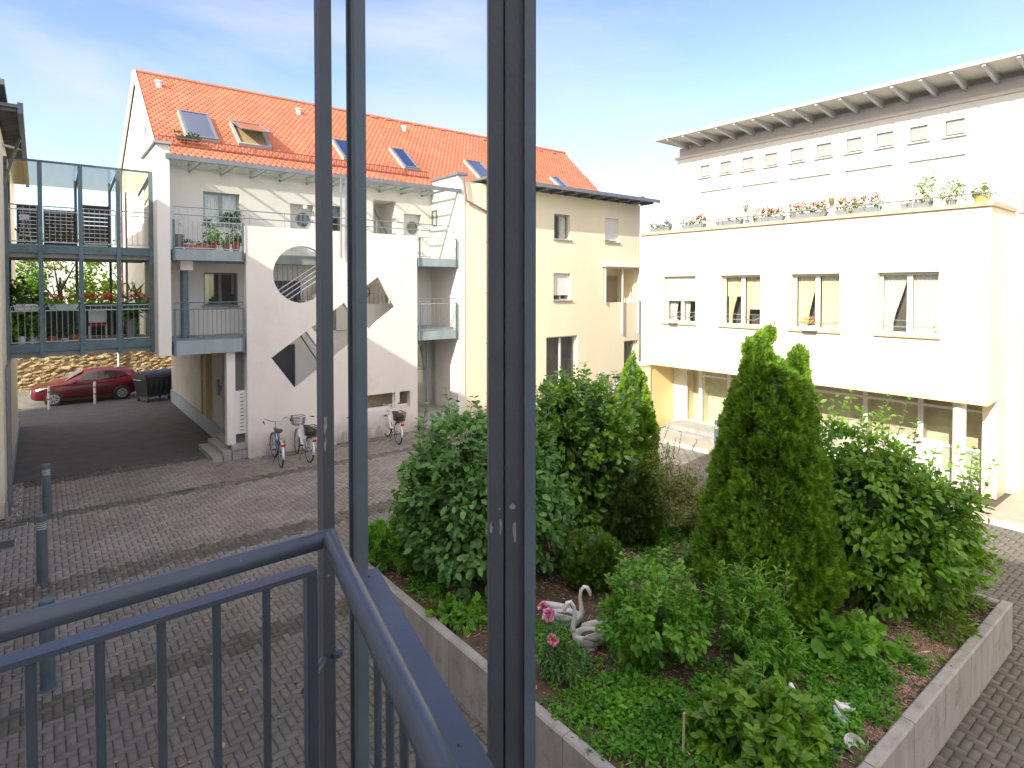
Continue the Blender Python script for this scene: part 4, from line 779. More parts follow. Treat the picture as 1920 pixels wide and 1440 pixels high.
# ------------------------------------------------------------------ red hatchback (nose towards -X)
def car(label, loc, rz):
    t = thing('parked_car', label, 'car', (0, 0, 0))
    X_ = [-2.02, -1.95, -1.75, -1.35, -1.0, -.62, -.15, .35, .9, 1.35, 1.72, 1.92, 2.0]
    bl = [.70, .76, .82, .90, .95, .98, .99, 1.0, 1.01, 1.03, 1.05, 1.04, .95]      # belt line
    rf = [.70, .765, .825, .905, .96, 1.16, 1.40, 1.47, 1.46, 1.42, 1.30, 1.12, .96]  # top
    hw = [.55, .70, .80, .855, .87, .87, .87, .87, .87, .865, .83, .76, .70]
    sill = [.30, .22, .20, .18, .18, .18, .18, .18, .18, .18, .20, .26, .34]
    rw = [.5, .64, .70, .72, .70, .62, .60, .59, .58, .57, .56, .58, .60]
    vs = []; fs = []; N = 9
    for x, b, r_, h, s_, w in zip(X_, bl, rf, hw, sill, rw):
        ring = [(h*.90, s_), (h*.99, s_+.12), (h, s_+(b-s_)*.55), (h*.965, b), (w+.02 if r_ > b+.05 else h*.9, b+(r_-b)*.55), (w*.93 if r_ > b+.05 else h*.75, r_-.03 if r_ > b+.1 else r_-.005), (w*.5, r_+.008), (0, r_+.015)]
        vs += [(x, -a, z) for a, z in ring]+[(x, a, z) for a, z in reversed(ring[:-1])]
    M = 15
    for i in range(len(X_)-1):
        for k in range(M-1): fs.append((i*M+k, i*M+k+1, (i+1)*M+k+1, (i+1)*M+k))
        fs.append((i*M+M-1, i*M, (i+1)*M, (i+1)*M+M-1))
    fs.append(tuple(range(M))); fs.append(tuple((len(X_)-1)*M+k for k in reversed(range(M))))
    m_ = MB(); m_.add(vs, fs, True); body = m_.build('body', REDP, t)
    sd = body.modifiers.new('smooth', 'SUBSURF'); sd.levels = 1; sd.render_levels = 2
    def pane(name, pts, m=CARGL, off=.012, sm=False):
        for sy in ((-1, 1)):
            q = MB(); n = len(pts); q.add([(x, sy*(y+off), z) for x, y, z in pts]+[(x, sy*(y-.03), z) for x, y, z in pts], [tuple(range(n)), tuple(range(2*n-1, n-1, -1))]+[(i, (i+1) % n, n+(i+1) % n, n+i) for i in range(n)]); q.build(name, m, t)
    def side(x, z):
        i = max(0, min(len(X_)-2, sum(1 for a in X_ if a <= x)-1)); f = (x-X_[i])/(X_[i+1]-X_[i]); lp = lambda a: a[i]+(a[i+1]-a[i])*f
        b, r_, h, w = lp(bl), lp(rf), lp(hw), lp(rw)
        return h*.965+(w*.95-h*.965)*max(0, min(1, (z-b)/max(.05, r_-b)))
    for pts in (((-.42, 1.02), (-.02, 1.31), (.28, 1.375), (.28, 1.03)), ((.36, 1.03), (.36, 1.38), (.98, 1.36), (1.05, 1.05)), ((1.13, 1.07), (1.07, 1.345), (1.35, 1.28), (1.5, 1.12))):
        pane('side_window', [(x, side(x, z)+.0, z) for x, z in pts])
    q = MB(); q.add([(-.93, -.62, .985), (-.93, .62, .985), (-.20, .53, 1.405), (-.20, -.53, 1.405)], [(0, 1, 2, 3)]); q.v = [(a, b, c+.012) for a, b, c in q.v]; q.build('windscreen', mat('windscreen_glass', (.16, .19, .21), .08, .05, spec=.9), t)
    q = MB(); q.add([(1.93, -.5, 1.13), (1.93, .5, 1.13), (1.74, .46, 1.33), (1.74, -.46, 1.33)], [(0, 1, 2, 3)]); q.v = [(a+.012, b, c) for a, b, c in q.v]; q.build('rear_window', CARGL, t)
    for sy in (-1, 1):
        q = MB(); q.add([(-1.99, sy*.52, .66), (-1.80, sy*.80, .70), (-1.42, sy*.865, .83), (-1.72, sy*.79, .815), (-1.97, sy*.56, .73)], [(0, 1, 2, 3, 4)]); q.v = [(a-.015, b*1.012, c) for a, b, c in q.v]; q.build('headlight', mat('headlamp_glass', (.55, .58, .6), .1, .05, spec=.9) if 'headlamp_glass' not in MATS else MATS['headlamp_glass'], t)
        q = MB(); q.box(1.80, 2.0, sy*.62, sy*.80, .80, 1.04); q.build('tail_light', REDL, t)
        q = MB(); q.lathe([(0, -.06), (.07, -.05), (.09, 0), (.07, .05), (0, .06)], 0, 0, 10, 1.0, 1.4); q.v = [(a-.52, b+sy*1.0, c+1.02) for a, b, c in q.v]; q.build('wing_mirror', REDP, t)
        q = MB(); q.box(-.02+.3, .16+.3, sy*.885, sy*.90, .86, .89); q.box(.78, .96, sy*.885, sy*.90, .88, .91); q.build('door_handle', REDP, t)
        for x in (-1.27, 1.27):
            q = MB(); q.tube([(x, sy*.62, .315), (x, sy*.875, .315)], .345, 28); q.build('wheel_arch', BLACKP, t)
            q = MB(); q.tube([(x, sy*.70, .31), (x, sy*.86, .31), (x, sy*.895, .31)], [.31, .31, .27], 28); w = q.build('wheel', BLACK, t)
            q = MB(); q.tube([(x, sy*.89, .31), (x, sy*.90, .31)], .205, 24); 
            q.build('hub_cap', mat('wheel_trim', (.42, .43, .45), .3, .05, metal=.5) if 'wheel_trim' not in MATS else MATS['wheel_trim'], w); q = MB()
            for k in range(8): a = k*math.pi/4+.2; c, s_ = math.cos(a), math.sin(a); q.box(-.018, .018, 0, .006, .07, .17); vs = q.v[-8:]; q.v[-8:] = [(x+vx*c-vz*s_, sy*(.902+vy), .31+vx*s_+vz*c) for vx, vy, vz in vs]
            q.build('trim_gap', BLACK, w)
    q = MB(); q.box(-2.035, -1.98, -.42, .42, .33, .50); q.build('grille', BLACKP, t); q = MB(); q.box(-2.055, -2.04, -.26, .26, .50, .61); q.build('number_plate', WPOT, t)
    q = MB(); q.box(-1.0, 1.0, -.87, -.86, .20, .29); q.build('side_skirt', BLACKP, t)
    t.location = loc; t.rotation_euler.z = rz; return t
car('dark red hatchback parked along the sunlit stone wall', (1.72, 34.0, .005), .035)
# trees and a house behind the bridge
def tree(name, label, x, y, h, r, lf, n, size=.16, group='trees behind the bridge'):
    t = thing(name, label, 'tree', (x, y, 0), group); m_ = MB(); m_.tube([(x, y, 0), (x+.1, y, h*.35), (x, y+.1, h*.7)], [.22, .15, .06], 8)
    for k in range(7): a = k*.9; m_.tube([(x, y, h*(.3+.05*k)), (x+math.cos(a)*r*.6, y+math.sin(a)*r*.6, h*(.55+.05*k))], [.07, .02], 5)
    m_.build('trunk', BARK, t); P, O = blob_points([(x, y, h*.62, r, r, h*.38), (x-r*.5, y, h*.45, r*.6, r*.6, h*.25), (x+r*.5, y, h*.5, r*.6, r*.6, h*.25)], n, shell=.6, twigs=90, jit=.09); V, F = leaves(P, O, size, 'round', vary=.4); npmesh('crown', V, F, lf, t); return t
tree('broadleaf_tree', 'yellow-green tree seen through the middle bays of the bridge', 1.0, 43.5, 8.3, 2.4, LF_O, 5200)
tree('broadleaf_tree', 'yellow-green tree next to the gable seen through the bridge', 4.4, 42.5, 8.6, 2.0, LF_O, 4200)
tree('broadleaf_tree', 'dark green tree seen through the left bay of the bridge', -1.8, 43, 8.6, 2.2, LF_C, 4200)
t = thing('distant_house', 'white house with brownish red roof seen through the bridge', 'house', (-3, 52, 0)); m_ = MB(); m_.sheet([(-8, 0), (1.5, 0), (1.5, 6.5), (-1.7, 9.6), (-5, 6.5), (-8, 6.5)], [], fy(52), 0, 9); m_.build('wall', WHITE, t)
m_ = MB(); m_.add([(1.8, 51.8, 6.3), (-1.7, 51.8, 9.75), (-1.7, 61, 9.75), (1.8, 61, 6.3)], [(0, 1, 2, 3)]); m_.add([(-5.2, 51.8, 6.3), (-1.7, 51.8, 9.75), (-1.7, 61, 9.75), (-5.2, 61, 6.3)], [(0, 1, 2, 3)]); m_.build('roof', mat('old_roof', (.28, .11, .08), .8, .1), t)
# ================================================================== terrace building (right)
TB = thing('terrace_building', 'white two-storey block with arcade and planted roof terrace on the right', 'building', (18.5, 9, 0))
XF = 17.5; YA, YB = 4.1, 14.45
wy = [(12.11, 13.45), (9.79, 11.17), (7.46, 8.83), (5.11, 6.50)]
m_ = MB(); m_.sheet(R4(YA, YB, 2.44, 7.12), [R4(a, b, 3.98, 5.61) for a, b in wy], fx(XF), 0, .35); m_.box(XF+.351, 20.0, YA, YA+.3, 2.44, 7.12); m_.box(XF+.351, 20, YB-.3, YB, 2.44, 7.12); m_.build('wall', TERRW, TB)
m_ = MB(); m_.box(XF+.352, 19.99, YA+.301, YB-.301, 2.44, 2.7); m_.box(XF+.003, XF+.35, YA+.003, YB-.003, 2.41, 2.4399); m_.build('soffit', mat('beige_soffit', (.62, .50, .30), .8, .05), TB)
m_ = MB(); m_.box(XF-.07, XF+.42, YA-.07, YB+.05, 7.123, 7.22); m_.box(XF+.421, 19.6, YA-.07, YA+.4, 7.123, 7.22); build_each(m_, 'coping', mat('coping_stone', (.46, .38, .27), .85, .12, 3, .3, 50), TB)
m_ = MB(); m_.box(XF+.42, 19.99, YA+.41, YB-.05, 6.7, 6.8); m_.build('terrace_floor', CONC, TB)
cfg = [dict(blind=.53, curt=((.25, .48, 0, .4, 1), (.55, .95, 0, .5, 1))), dict(curt=((.08, .46, .30), (.54, .95, .55), (.3, .46, 0, .6, 1), (.6, .92, 0, .7, 1)), tm=1), dict(curt=((.1, .45, 0, .0, 1), (.55, .95, 0, .45, 1)), tm=1), dict(curt=((.08, .46, 0), (.56, .96, 0, .6, 1)), tm=0)]
for (a, b), c in zip(wy, cfg):
    fr = window(TB, fx(XF), a, b, 3.98, 5.61, depth=.2, fw=.07, fm=FRAMEW, blindm=TERRW, sm=mat('sill_stone', (.55, .42, .26), .8, .1) if 'sill_stone' not in MATS else MATS['sill_stone'], **c)
    m_ = MB(); m_.tube([(XF+.1, a+.05, 4.28), (XF-.08, a+.12, 4.2), (XF-.08, b-.12, 4.2), (XF+.1, b-.05, 4.28)], .012, 6); m_.tube([(XF+.06, a+.05, 4.36), (XF+.06, b-.05, 4.36)], .01, 6); m_.build('guard_rail', GALV, fr)
# house number plate
m_ = MB(); m_.box(XF-.012, XF-.002, 4.42, 4.68, 2.72, 2.9); npl = m_.build('number_plate', WPOT, TB)
def text(name, body, loc, size, rot, m, parent):
    c = bpy.data.curves.new(name, 'FONT'); c.body = body; c.size = size; c.extrude = .002; c.align_x = 'CENTER'; c.align_y = 'CENTER'
    tmp = bpy.data.objects.new('tmp', c); COL.objects.link(tmp); dg = bpy.context.evaluated_depsgraph_get(); me = bpy.data.meshes.new_from_object(tmp.evaluated_get(dg)); bpy.data.objects.remove(tmp)
    o = link(name, me, m, parent); o.location = Vector(loc)-offs(parent); o.rotation_euler = rot; return o
text('numerals', '30', (XF-.013, 4.55, 2.81), .15, (math.pi/2, 0, -math.pi/2), GREYPOT, npl)
# recessed ground floor
XR = 18.9
m_ = MB(); m_.box(XF+.01, 19.9, YB-.4, YB-.31, 0, 2.43); m_.build('return_wall', YELLOW, TB)
m_ = MB(); m_.box(16.95, 17.5, YB-.45, YB-.2, 0, 2.40); m_.box(16.9, 17.495, YB-.5, YB-.15, 2.405, 2.5); m_.build('garden_pier', CREAM, TB)
m_ = MB(); m_.box(XR, XR+.1, 13.5, YB-.41, .0, 2.43); m_.box(XR, XR+.08, YA+.3, 13.49, 0, .25); m_.box(XR, XR+.08, YA+.3, 13.49, 2.36, 2.43); m_.build('shop_wall', FRAMEW, TB)
ed = [4.45, 5.9, 7.3, 8.8, 10.3, 11.7, 12.85, 13.49]
for a, b in zip(ed[:-1], ed[1:]): window(TB, fx(XR), a, b, .25, 2.36, depth=.0, fw=.06, fm=FRAMEW, mull=(), trans=(.36, .84) if b < 12 else (.84,) if b < 13 else (), sill=False, name='shop_window', frost=.36 if b < 12 else 0, room=mat('shop_room', (.80, .75, .58), .8, .2, 1.2) if 'shop_room' not in MATS else MATS['shop_room'])
m_ = MB(); m_.box(XR-.5, XR+1, YA+.0, YA+.31, .0, 2.43); m_.build('return_wall', CREAM, TB)
m_ = MB(); m_.box(17.9, 18.89, 10.2, 13.6, .0, .28); m_.box(17.6, 17.899, 10.2, 13.6, 0, .14); build_each(m_, 'step', CONC, TB)
m_ = MB(); m_.lathe([(.14, .0), (.14, 2.409)], 17.9, 4.75, 24); m_.build('column', TERRW, TB); m_ = MB(); m_.lathe([(.14, .0), (.14, 2.409)], 17.9, 10.0, 24); m_.build('column', TERRW, TB)
# white board standing in the arcade
t = thing('notice_board', 'white framed board standing in the arcade beside the round column', 'board', (18.0, 5.75, .09)); m_ = MB(); m_.sheet(R4(5.18, 6.35, .25, 1.25), [], fx(17.98), 0, .02); m_.build('panel', SIGNW, t)
m_ = MB(); m_.sheet(R4(5.12, 6.41, .09, 1.31), [R4(5.18, 6.35, .25, 1.25)], fx(17.97), 0, .05); m_.build('frame', FRAMEW, t)
# terrace rail and what stands along it
t = thing('terrace_rail', 'thin metal rail along the edge of the roof terrace', 'railing', (XF+.1, 9, 7.22)); m_ = MB(); m_.tube([(XF+.05, YA+.05, 7.45), (XF+.05, YB, 7.45)], .016, 6); m_.tube([(XF+.05, YA+.05, 7.45), (19.5, YA+.05, 7.45)], .016, 6); m_.build('rail', GALV, t); m_ = MB()
for i in range(14): m_.tube([(XF+.05, YA+.06+i*.78, 7.22), (XF+.05, YA+.06+i*.78, 7.45)], .01, 5)
m_.build('uprights', GALV, t)
for i, (y, l, fl, nf, ng, hh, lab) in enumerate(((13.75, .9, FLMAG, 30, 260, .2, 'flower box with small pink flowers at the far left end of the terrace'), (12.35, .9, FLRED, 70, 260, .2, 'grey flower box with a few red geraniums, second from the far end of the terrace'),
        (11.0, .95, FLRED, 0, 90, .08, 'grey flower box almost empty, between the red geraniums and the lone shoot'), (9.65, 1.0, FLRED, 90, 320, .22, 'grey flower box with leggy red geraniums near the middle of the terrace'), (8.45, 1.1, FLRED, 150, 320, .24, 'grey flower box with the deepest red geraniums on the terrace'),
        (7.1, 1.2, FLRED, 130, 420, .26, 'grey flower box with scattered red flowers right of the middle of the terrace'), (5.7, .7, FLRED, 0, 40, .05, 'bare grey flower box left of the two yellow-green bushes'), )):
    flower_box(lab, XF+.22, y, 7.225, l, 'y', GREYPOT, LF_R, fl, nf, ng, .16, hh, 'flower boxes along the terrace edge', .06)
pot('yellow-green upright bush in the box left of the potted cactus', XF+.25, 5.45, 7.225, .12, .15, GREYPOT, LF_O, .6, .16, 200, kind='thin', size=.12)
pot('low yellow-green bush in a pot beside the upright one on the terrace', XF+.25, 4.95, 7.225, .12, .15, GREYPOT, LF_O, .4, .2, 200, kind='thin', size=.12)
pot('yellow bowl with dry round plant at the corner of the terrace', XF+.3, 4.35, 7.225, .17, .18, mat('yellow_bowl', (.6, .48, .15), .5, .1), LF_R, .2, .15, 200)
pot('pot with single upright green shoot on the terrace', XF+.25, 10.4, 7.225, .06, .14, GREYPOT, LF_O, .4, .06, 60, kind='thin', size=.12)
flower_box('small hanging box with pale flowers under the leftmost upper window', XF-.16, 12.95, 3.98, .4, 'y', WPOT, LF_R, FLPINK, 14, 60, .14, .1, 'window boxes', .04)
flower_box('small hanging box with dry orange flowers under the third upper window', XF-.16, 8.2, 3.98, .45, 'y', WPOT, LF_R, mat('orange_petals', (.7, .35, .12), .6, .1), 60, 90, .14, .14, 'window boxes', .04)
# ================================================================== upper white building with brackets
FRAMEU = mat('grey_white_frame', (.36, .355, .35), .5, .03); FRAMEW2 = mat('pale_shutter', (.62, .60, .57), .5, .03)
UB = thing('upper_building', 'tall white building with small square windows and bracketed flat roof behind the terrace', 'building', (22, 5, 0)); XU = 20.0
sw_ = [(13.26, 13.68), (12.37, 12.81), (11.49, 11.93), (10.62, 11.07), (9.71, 10.16), (8.82, 9.29), (7.93, 8.38), (7.06, 7.51), (6.17, 6.62), (5.3, 5.75)]
lw = [(12.35, 13.65), (10.6, 11.93), (8.83, 10.18), (7.05, 8.4), (5.28, 6.63), (2.9, 4.28)]
m_ = MB(); m_.sheet(R4(4.05, 14.72, 0, 10.27), [R4(a, b, 9.43, 9.87) for a, b in sw_]+[R4(a, b, 6.95, 8.88) for a, b in lw[:5]], fx(XU), 0, .3); m_.sheet(R4(-14, 4.049, 6.1, 10.27), [R4(2.9, 4.03, 7.2, 8.9)], fx(XU), 0, .3); m_.build('wall', UPW, UB)
m_ = MB(); m_.box(XU+.301, 30, 14.42, 14.72, 0, 10.27); m_.build('wall', UPW, UB)
for a, b in sw_: window(UB, fx(XU), a, b, 9.43, 9.87, depth=.12, fw=.03, fm=FRAMEU, mull=(), name='small_window', blind=.9, blindm=FRAMEU, sm=mat('window_ledge', (.42, .40, .36), .8, .05) if 'window_ledge' not in MATS else MATS['window_ledge'])
for a, b in lw[:5]: window(UB, fx(XU), a, b, 6.95, 8.88, depth=.12, fw=.05, fm=FRAMEU, sill=False, blind=.96, blindm=FRAMEW2, name='terrace_door')
window(UB, fx(XU), 2.9, 4.03, 7.2, 8.9, depth=.12, fw=.05, fm=FRAMEU, blind=.96, blindm=FRAMEW2, sm=mat('window_ledge', (.42, .40, .36), .8, .05) if 'window_ledge' not in MATS else MATS['window_ledge'])
m_ = MB(); m_.box(XU-.06, XU+.3, -14, 14.8, 10.273, 10.36); m_.build('ledge', mat('ledge_render', (.55, .50, .46), .8, .05), UB)
m_ = MB(); m_.box(XU+.1, XU+.3, -14, 14.7, 10.361, 10.72); m_.build('attic_band', mat('attic_panel', (.44, .42, .43), .7, .05), UB)
m_ = MB(); m_.box(18.75, 30, -14, 14.9, 10.86, 10.96); m_.build('roof', mat('roof_edge', (.54, .54, .48), .6, .08), UB); m_ = MB()
for i in range(36):
    y = 13.96+.35-.693*i; m_.sheet([(18.8, 10.80), (18.8, 10.858), (XU+.1, 10.858), (XU+.1, 10.60)], [], lambda a, b, d: (a, d, b), y-.04, y+.04)
build_each(m_, 'bracket', mat('bracket_paint', (.50, .51, .53), .5, .05), UB)
m_ = MB(); m_.tube([(XU-.05, 8.75, 7.95), (XU-.05, 8.75, 8.1)], .02, 6); m_.lathe([(.02, 0), (.09, .1), (.08, .22)], 0, 0, 8); m_.v[-24:] = [(v[0]+XU-.12, v[1]+8.75, v[2]+7.85) for v in m_.v[-24:]]; m_.build('wall_basket', LF_R, UB)
# lower yellow part at the right edge with outside stair
m_ = MB(); m_.box(20.3, 20.5, -14, 4.05, 0, 6.099); m_.build('yellow_wall', YELLOW, UB); m_ = MB(); m_.box(19.2, 19.7, YA-.28, YA-.003, 0, 6.6); m_.build('pilaster', TERRW, UB)
m_ = MB(); m_.box(19.9, 20.3, -14, 3.8, 3.3, 3.52); m_.build('gallery_beam', ZINC, UB); m_ = MB()
m_.sheet([(3.9, 0), (3.5, 0), (-2.0, 3.3), (-1.2, 3.3), (3.9, .35)], [], fx(19.75), 0, .1); m_.build('stair_string', CREAM, UB)
m_ = MB()
for i in range(15): m_.box(19.85, 20.28, 3.6-.36*i, 3.3-.36*i, .2+.21*i, .24+.21*i)
build_each(m_, 'tread', CONC, UB); m_ = MB(); m_.tube([(19.8, 3.7, 1.1), (19.8, -2, 4.5)], .025, 8); m_.bar((20.28, 3.75, 5.9), (20.28, 2.4, 3.6), .05, .05); build_each(m_, 'stair_rail', FRAMEW, UB)
print('buildings 2 ok')
# ================================================================== raised planter
bx0, bx1, by0, by1 = BED; TH = .14; ZT = .68
PL = thing('garden_planter', 'long low concrete retaining wall around the planted bed', 'planter', (7.5, 6, 0))
def wallseg(p, q, nrm):
    """L-shaped concrete elements ~1 m long, butted with a thin joint, rounded top edge"""
    p, q, nrm = Vector((*p, 0)), Vector((*q, 0)), Vector((*nrm, 0)); L_ = (q-p).length; n = max(1, round(L_/1.0)); d = (q-p)/n
    for i in range(n):
        a, b = p+d*i+d.normalized()*.004, p+d*(i+1)-d.normalized()*.004; m_ = MB(); dz = random.uniform(-.006, .006)
        prof = [(0, -.05), (0, ZT-.02+dz), (.02, ZT+dz), (TH-.02, ZT+dz), (TH, ZT-.02+dz), (TH, -.05)]
        vs = [a+nrm*x+Vector((0, 0, z)) for x, z in prof]+[b+nrm*x+Vector((0, 0, z)) for x, z in prof]; k = len(prof)
        m_.add(vs, [tuple(range(k)), tuple(range(2*k-1, k-1, -1))]+[(j, (j+1) % k, k+(j+1) % k, k+j) for j in range(k)]); m_.build('concrete_panel', CONCB, PL)
wallseg((bx0, by0), (bx0, by1), (1, 0)); wallseg((bx0+TH, by0), (bx1, by0), (0, 1)); wallseg((bx1, by0+TH), (bx1, by1), (-1, 0)); wallseg((bx0+TH, by1), (bx1-TH, by1), (0, -1))
ns = 64; vs = []; fs = []
def soilz(x, y):
    fx_ = min(x-bx0, bx1-x, y-by0, by1-y); return .60+.16*min(1, max(0, fx_)/2.2)+.03*math.sin(x*2.1+y)+.02*math.sin(y*5.3-x*3)
for j in range(ns+1):
    for i in range(ns+1):
        x = bx0+TH+(bx1-bx0-2*TH)*i/ns; y = by0+TH+(by1-by0-2*TH)*j/ns; vs.append((x, y, soilz(x, y)+random.uniform(-.012, .012)))
for j in range(ns):
    for i in range(ns): a = j*(ns+1)+i; fs.append((a, a+1, a+ns+2, a+ns+1))
m_ = MB(); m_.add(vs, fs, True); setp(m_.build('soil', SOILM), kind='structure')
def bedp(px, py, h=0.0):
    p = on(2, .66+h, px, py); return p.x, p.y, soilz(p.x, p.y)
# bark chips and stalks
def chip():
    while True:
        x, y = (random.uniform(bx0+.16, bx1-.16), random.uniform(by0+.16, by1-.16)) if random.random() < .45 else (random.uniform(6.6, 9.9), random.uniform(2.4, 3.6))
        if math.sin(x*2.3+1)+math.sin(y*3.1)+random.uniform(-1, 1) > -.4: return (x, y, soilz(x, y)+random.uniform(.0, .018))
scatter_chips('bark_chips', 17000, chip, .045, CHIPM, .35, label='brown bark chips and shredded twigs covering the garden soil', cat='bark chips', thin=.35)
def stalks():
    x = random.uniform(bx0+.2, bx1-.2); y = random.uniform(by0+.2, by1-.2); return (x, y, soilz(x, y)+.02)
scatter_chips('dry_stalks', 900, stalks, .13, DRYG, .12, label='pale dry stalks lying scattered on the garden bed', cat='dry stalks', thin=.09)
for px, py, s, lab in ((1035, 1070, .38, 'flat pale stone on the soil behind the pink flowers'), (1190, 1062, .34, 'flat grey stone lying behind the small round shrub'), (1782, 1128, .30, 'broken pale stone lying on the soil at the far corner of the bed')):
    x, y, z = bedp(px, py); t = MB(); t.lathe([(s*.45, -.03), (s*.5, .02), (s*.42, .05), (s*.1, .055)], 0, 0, 9, 1.0, .6); t.v = [(v[0]+x, v[1]+y, v[2]+z) for v in t.v]; setp(t.build('garden_stone', STONEG), lab, 'stone')
# ------------------------------------------------------------------ plants
def plant(name, label, cat, loc, group=None): return thing(name, label, cat, loc, group)
def stems(t, c, top, r, n=9, base=.06, rad=.016, name='stems', m=TWIG):
    mb = MB()
    for k in range(n):
        a = k*2.4; b = (c[0]+math.cos(a)*base*random.random(), c[1]+math.sin(a)*base*random.random(), c[2]-.04); e = (c[0]+math.cos(a)*r*random.uniform(.3, .85), c[1]+math.sin(a)*r*random.uniform(.3, .85), top*random.uniform(.75, 1)); md = ((b[0]*.6+e[0]*.4), (b[1]*.6+e[1]*.4), b[2]+(e[2]-b[2])*.55)
        mb.tube([b, md, e], [rad, rad*.7, rad*.3], 5)
    return mb.build(name, m, t)
def shrub(name, label, c, blobs, n, size, kind, lf, twigs=160, jit=.09, shell=.6, sh=(), shl=.4, shs=None, shp=7, stemn=12, core=True, droop=.3, flat=.5, group=None, rad=.02, cat='shrub', rnd=.6, extra=None):
    t = plant(name, label, cat, c, group); P, O = blob_points(blobs, n, shell=shell, twigs=twigs, jit=jit, zmin=c[2]+.02); parts = [leaves(P, O, size, kind, droop=droop, flat=flat, rnd=rnd)]
    stems(t, c, max(b[2]+b[5]*.3 for b in blobs), max(b[3] for b in blobs), stemn, rad=rad)
    V, F = join(parts); npmesh('foliage', V, F, lf, t)
    if len(sh):
        pp, mb = shoots(sh, shs or size, kind, shp, shl); V, F = join(pp); npmesh('shoot_leaves', V, F, extra or lf, t); mb.build('shoots', TWIG, t)
    if core:
        for b in blobs[:1]:
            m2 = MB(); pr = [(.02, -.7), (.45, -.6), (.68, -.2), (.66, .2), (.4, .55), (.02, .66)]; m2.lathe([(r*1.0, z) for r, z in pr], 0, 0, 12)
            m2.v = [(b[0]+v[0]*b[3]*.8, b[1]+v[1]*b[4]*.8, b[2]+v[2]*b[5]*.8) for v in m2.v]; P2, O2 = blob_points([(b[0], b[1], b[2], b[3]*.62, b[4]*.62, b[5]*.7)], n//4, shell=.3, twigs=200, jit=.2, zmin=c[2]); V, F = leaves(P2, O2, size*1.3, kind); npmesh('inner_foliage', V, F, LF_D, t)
    return t
# big left shrub (in front of the stair wall)
c = (5.45, 7.75, .66); bl = [(5.45, 7.75, 1.75, 1.25, 1.25, 1.05), (5.25, 8.2, 1.85, .8, .8, .95), (6.0, 7.4, 2.15, .85, .8, .9), (5.5, 7.9, 2.55, .95, .9, .6), (4.95, 7.5, 1.4, .7, .75, .7), (6.1, 7.1, 1.4, .6, .6, .6)]
tp = [(bl[3][0]+random.uniform(-.75, 1.25), bl[3][1]+random.uniform(-1.0, 1.0), random.uniform(2.4, 2.95)) for _ in range(46)]
shrub('broadleaf_shrub', 'big blue-green broadleaf shrub in the left corner of the bed with upright shoots', c, bl, 12500, .135, 'oval', LF_A, 420, .085, .55, tp, .5, .12, 6, 14)
# laurel behind
c = (7.9, 8.1, .66); bl = [(7.9, 8.1, 2.0, 1.05, 1.05, 1.35), (7.3, 8.5, 2.65, .75, .7, .75), (8.4, 7.9, 2.4, .75, .7, .9), (7.7, 8.3, 1.3, 1.1, 1.0, .7)]
tp = [(7.7+random.uniform(-1, 1), 8.2+random.uniform(-.8, .8), random.uniform(2.9, 3.3)) for _ in range(30)]
shrub('laurel_shrub', 'tall glossy green laurel shrub behind the big blue-green shrub', c, bl, 11000, .13, 'oval', LF_B, 380, .08, .55, tp, .35, .12, 6, 10, droop=.05, flat=.35)
# right dogwood-like shrub
c = (9.7, 3.55, .66); bl = [(9.75, 3.55, 1.75, 1.1, 1.05, 1.05), (9.35, 3.9, 2.45, .8, .8, .7), (10.2, 3.3, 1.9, .95, .85, .75), (9.9, 3.1, 1.35, .9, .8, .65), (9.3, 3.2, 1.35, .8, .7, .65)]
tp = [(9.6+random.uniform(-.9, .8), 3.8+random.uniform(-.8, .7), random.uniform(2.5, 3.05)) for _ in range(30)]+[(10.7+random.uniform(-.4, .2), 3.0+random.uniform(-.5, .5), random.uniform(1.5, 2.3)) for _ in range(18)]
shrub('dogwood_shrub', 'big loose green shrub with arching shoots in the right corner of the bed', c, bl, 13000, .115, 'oval', LF_C, 420, .085, .55, tp, .5, .10, 7, 14)
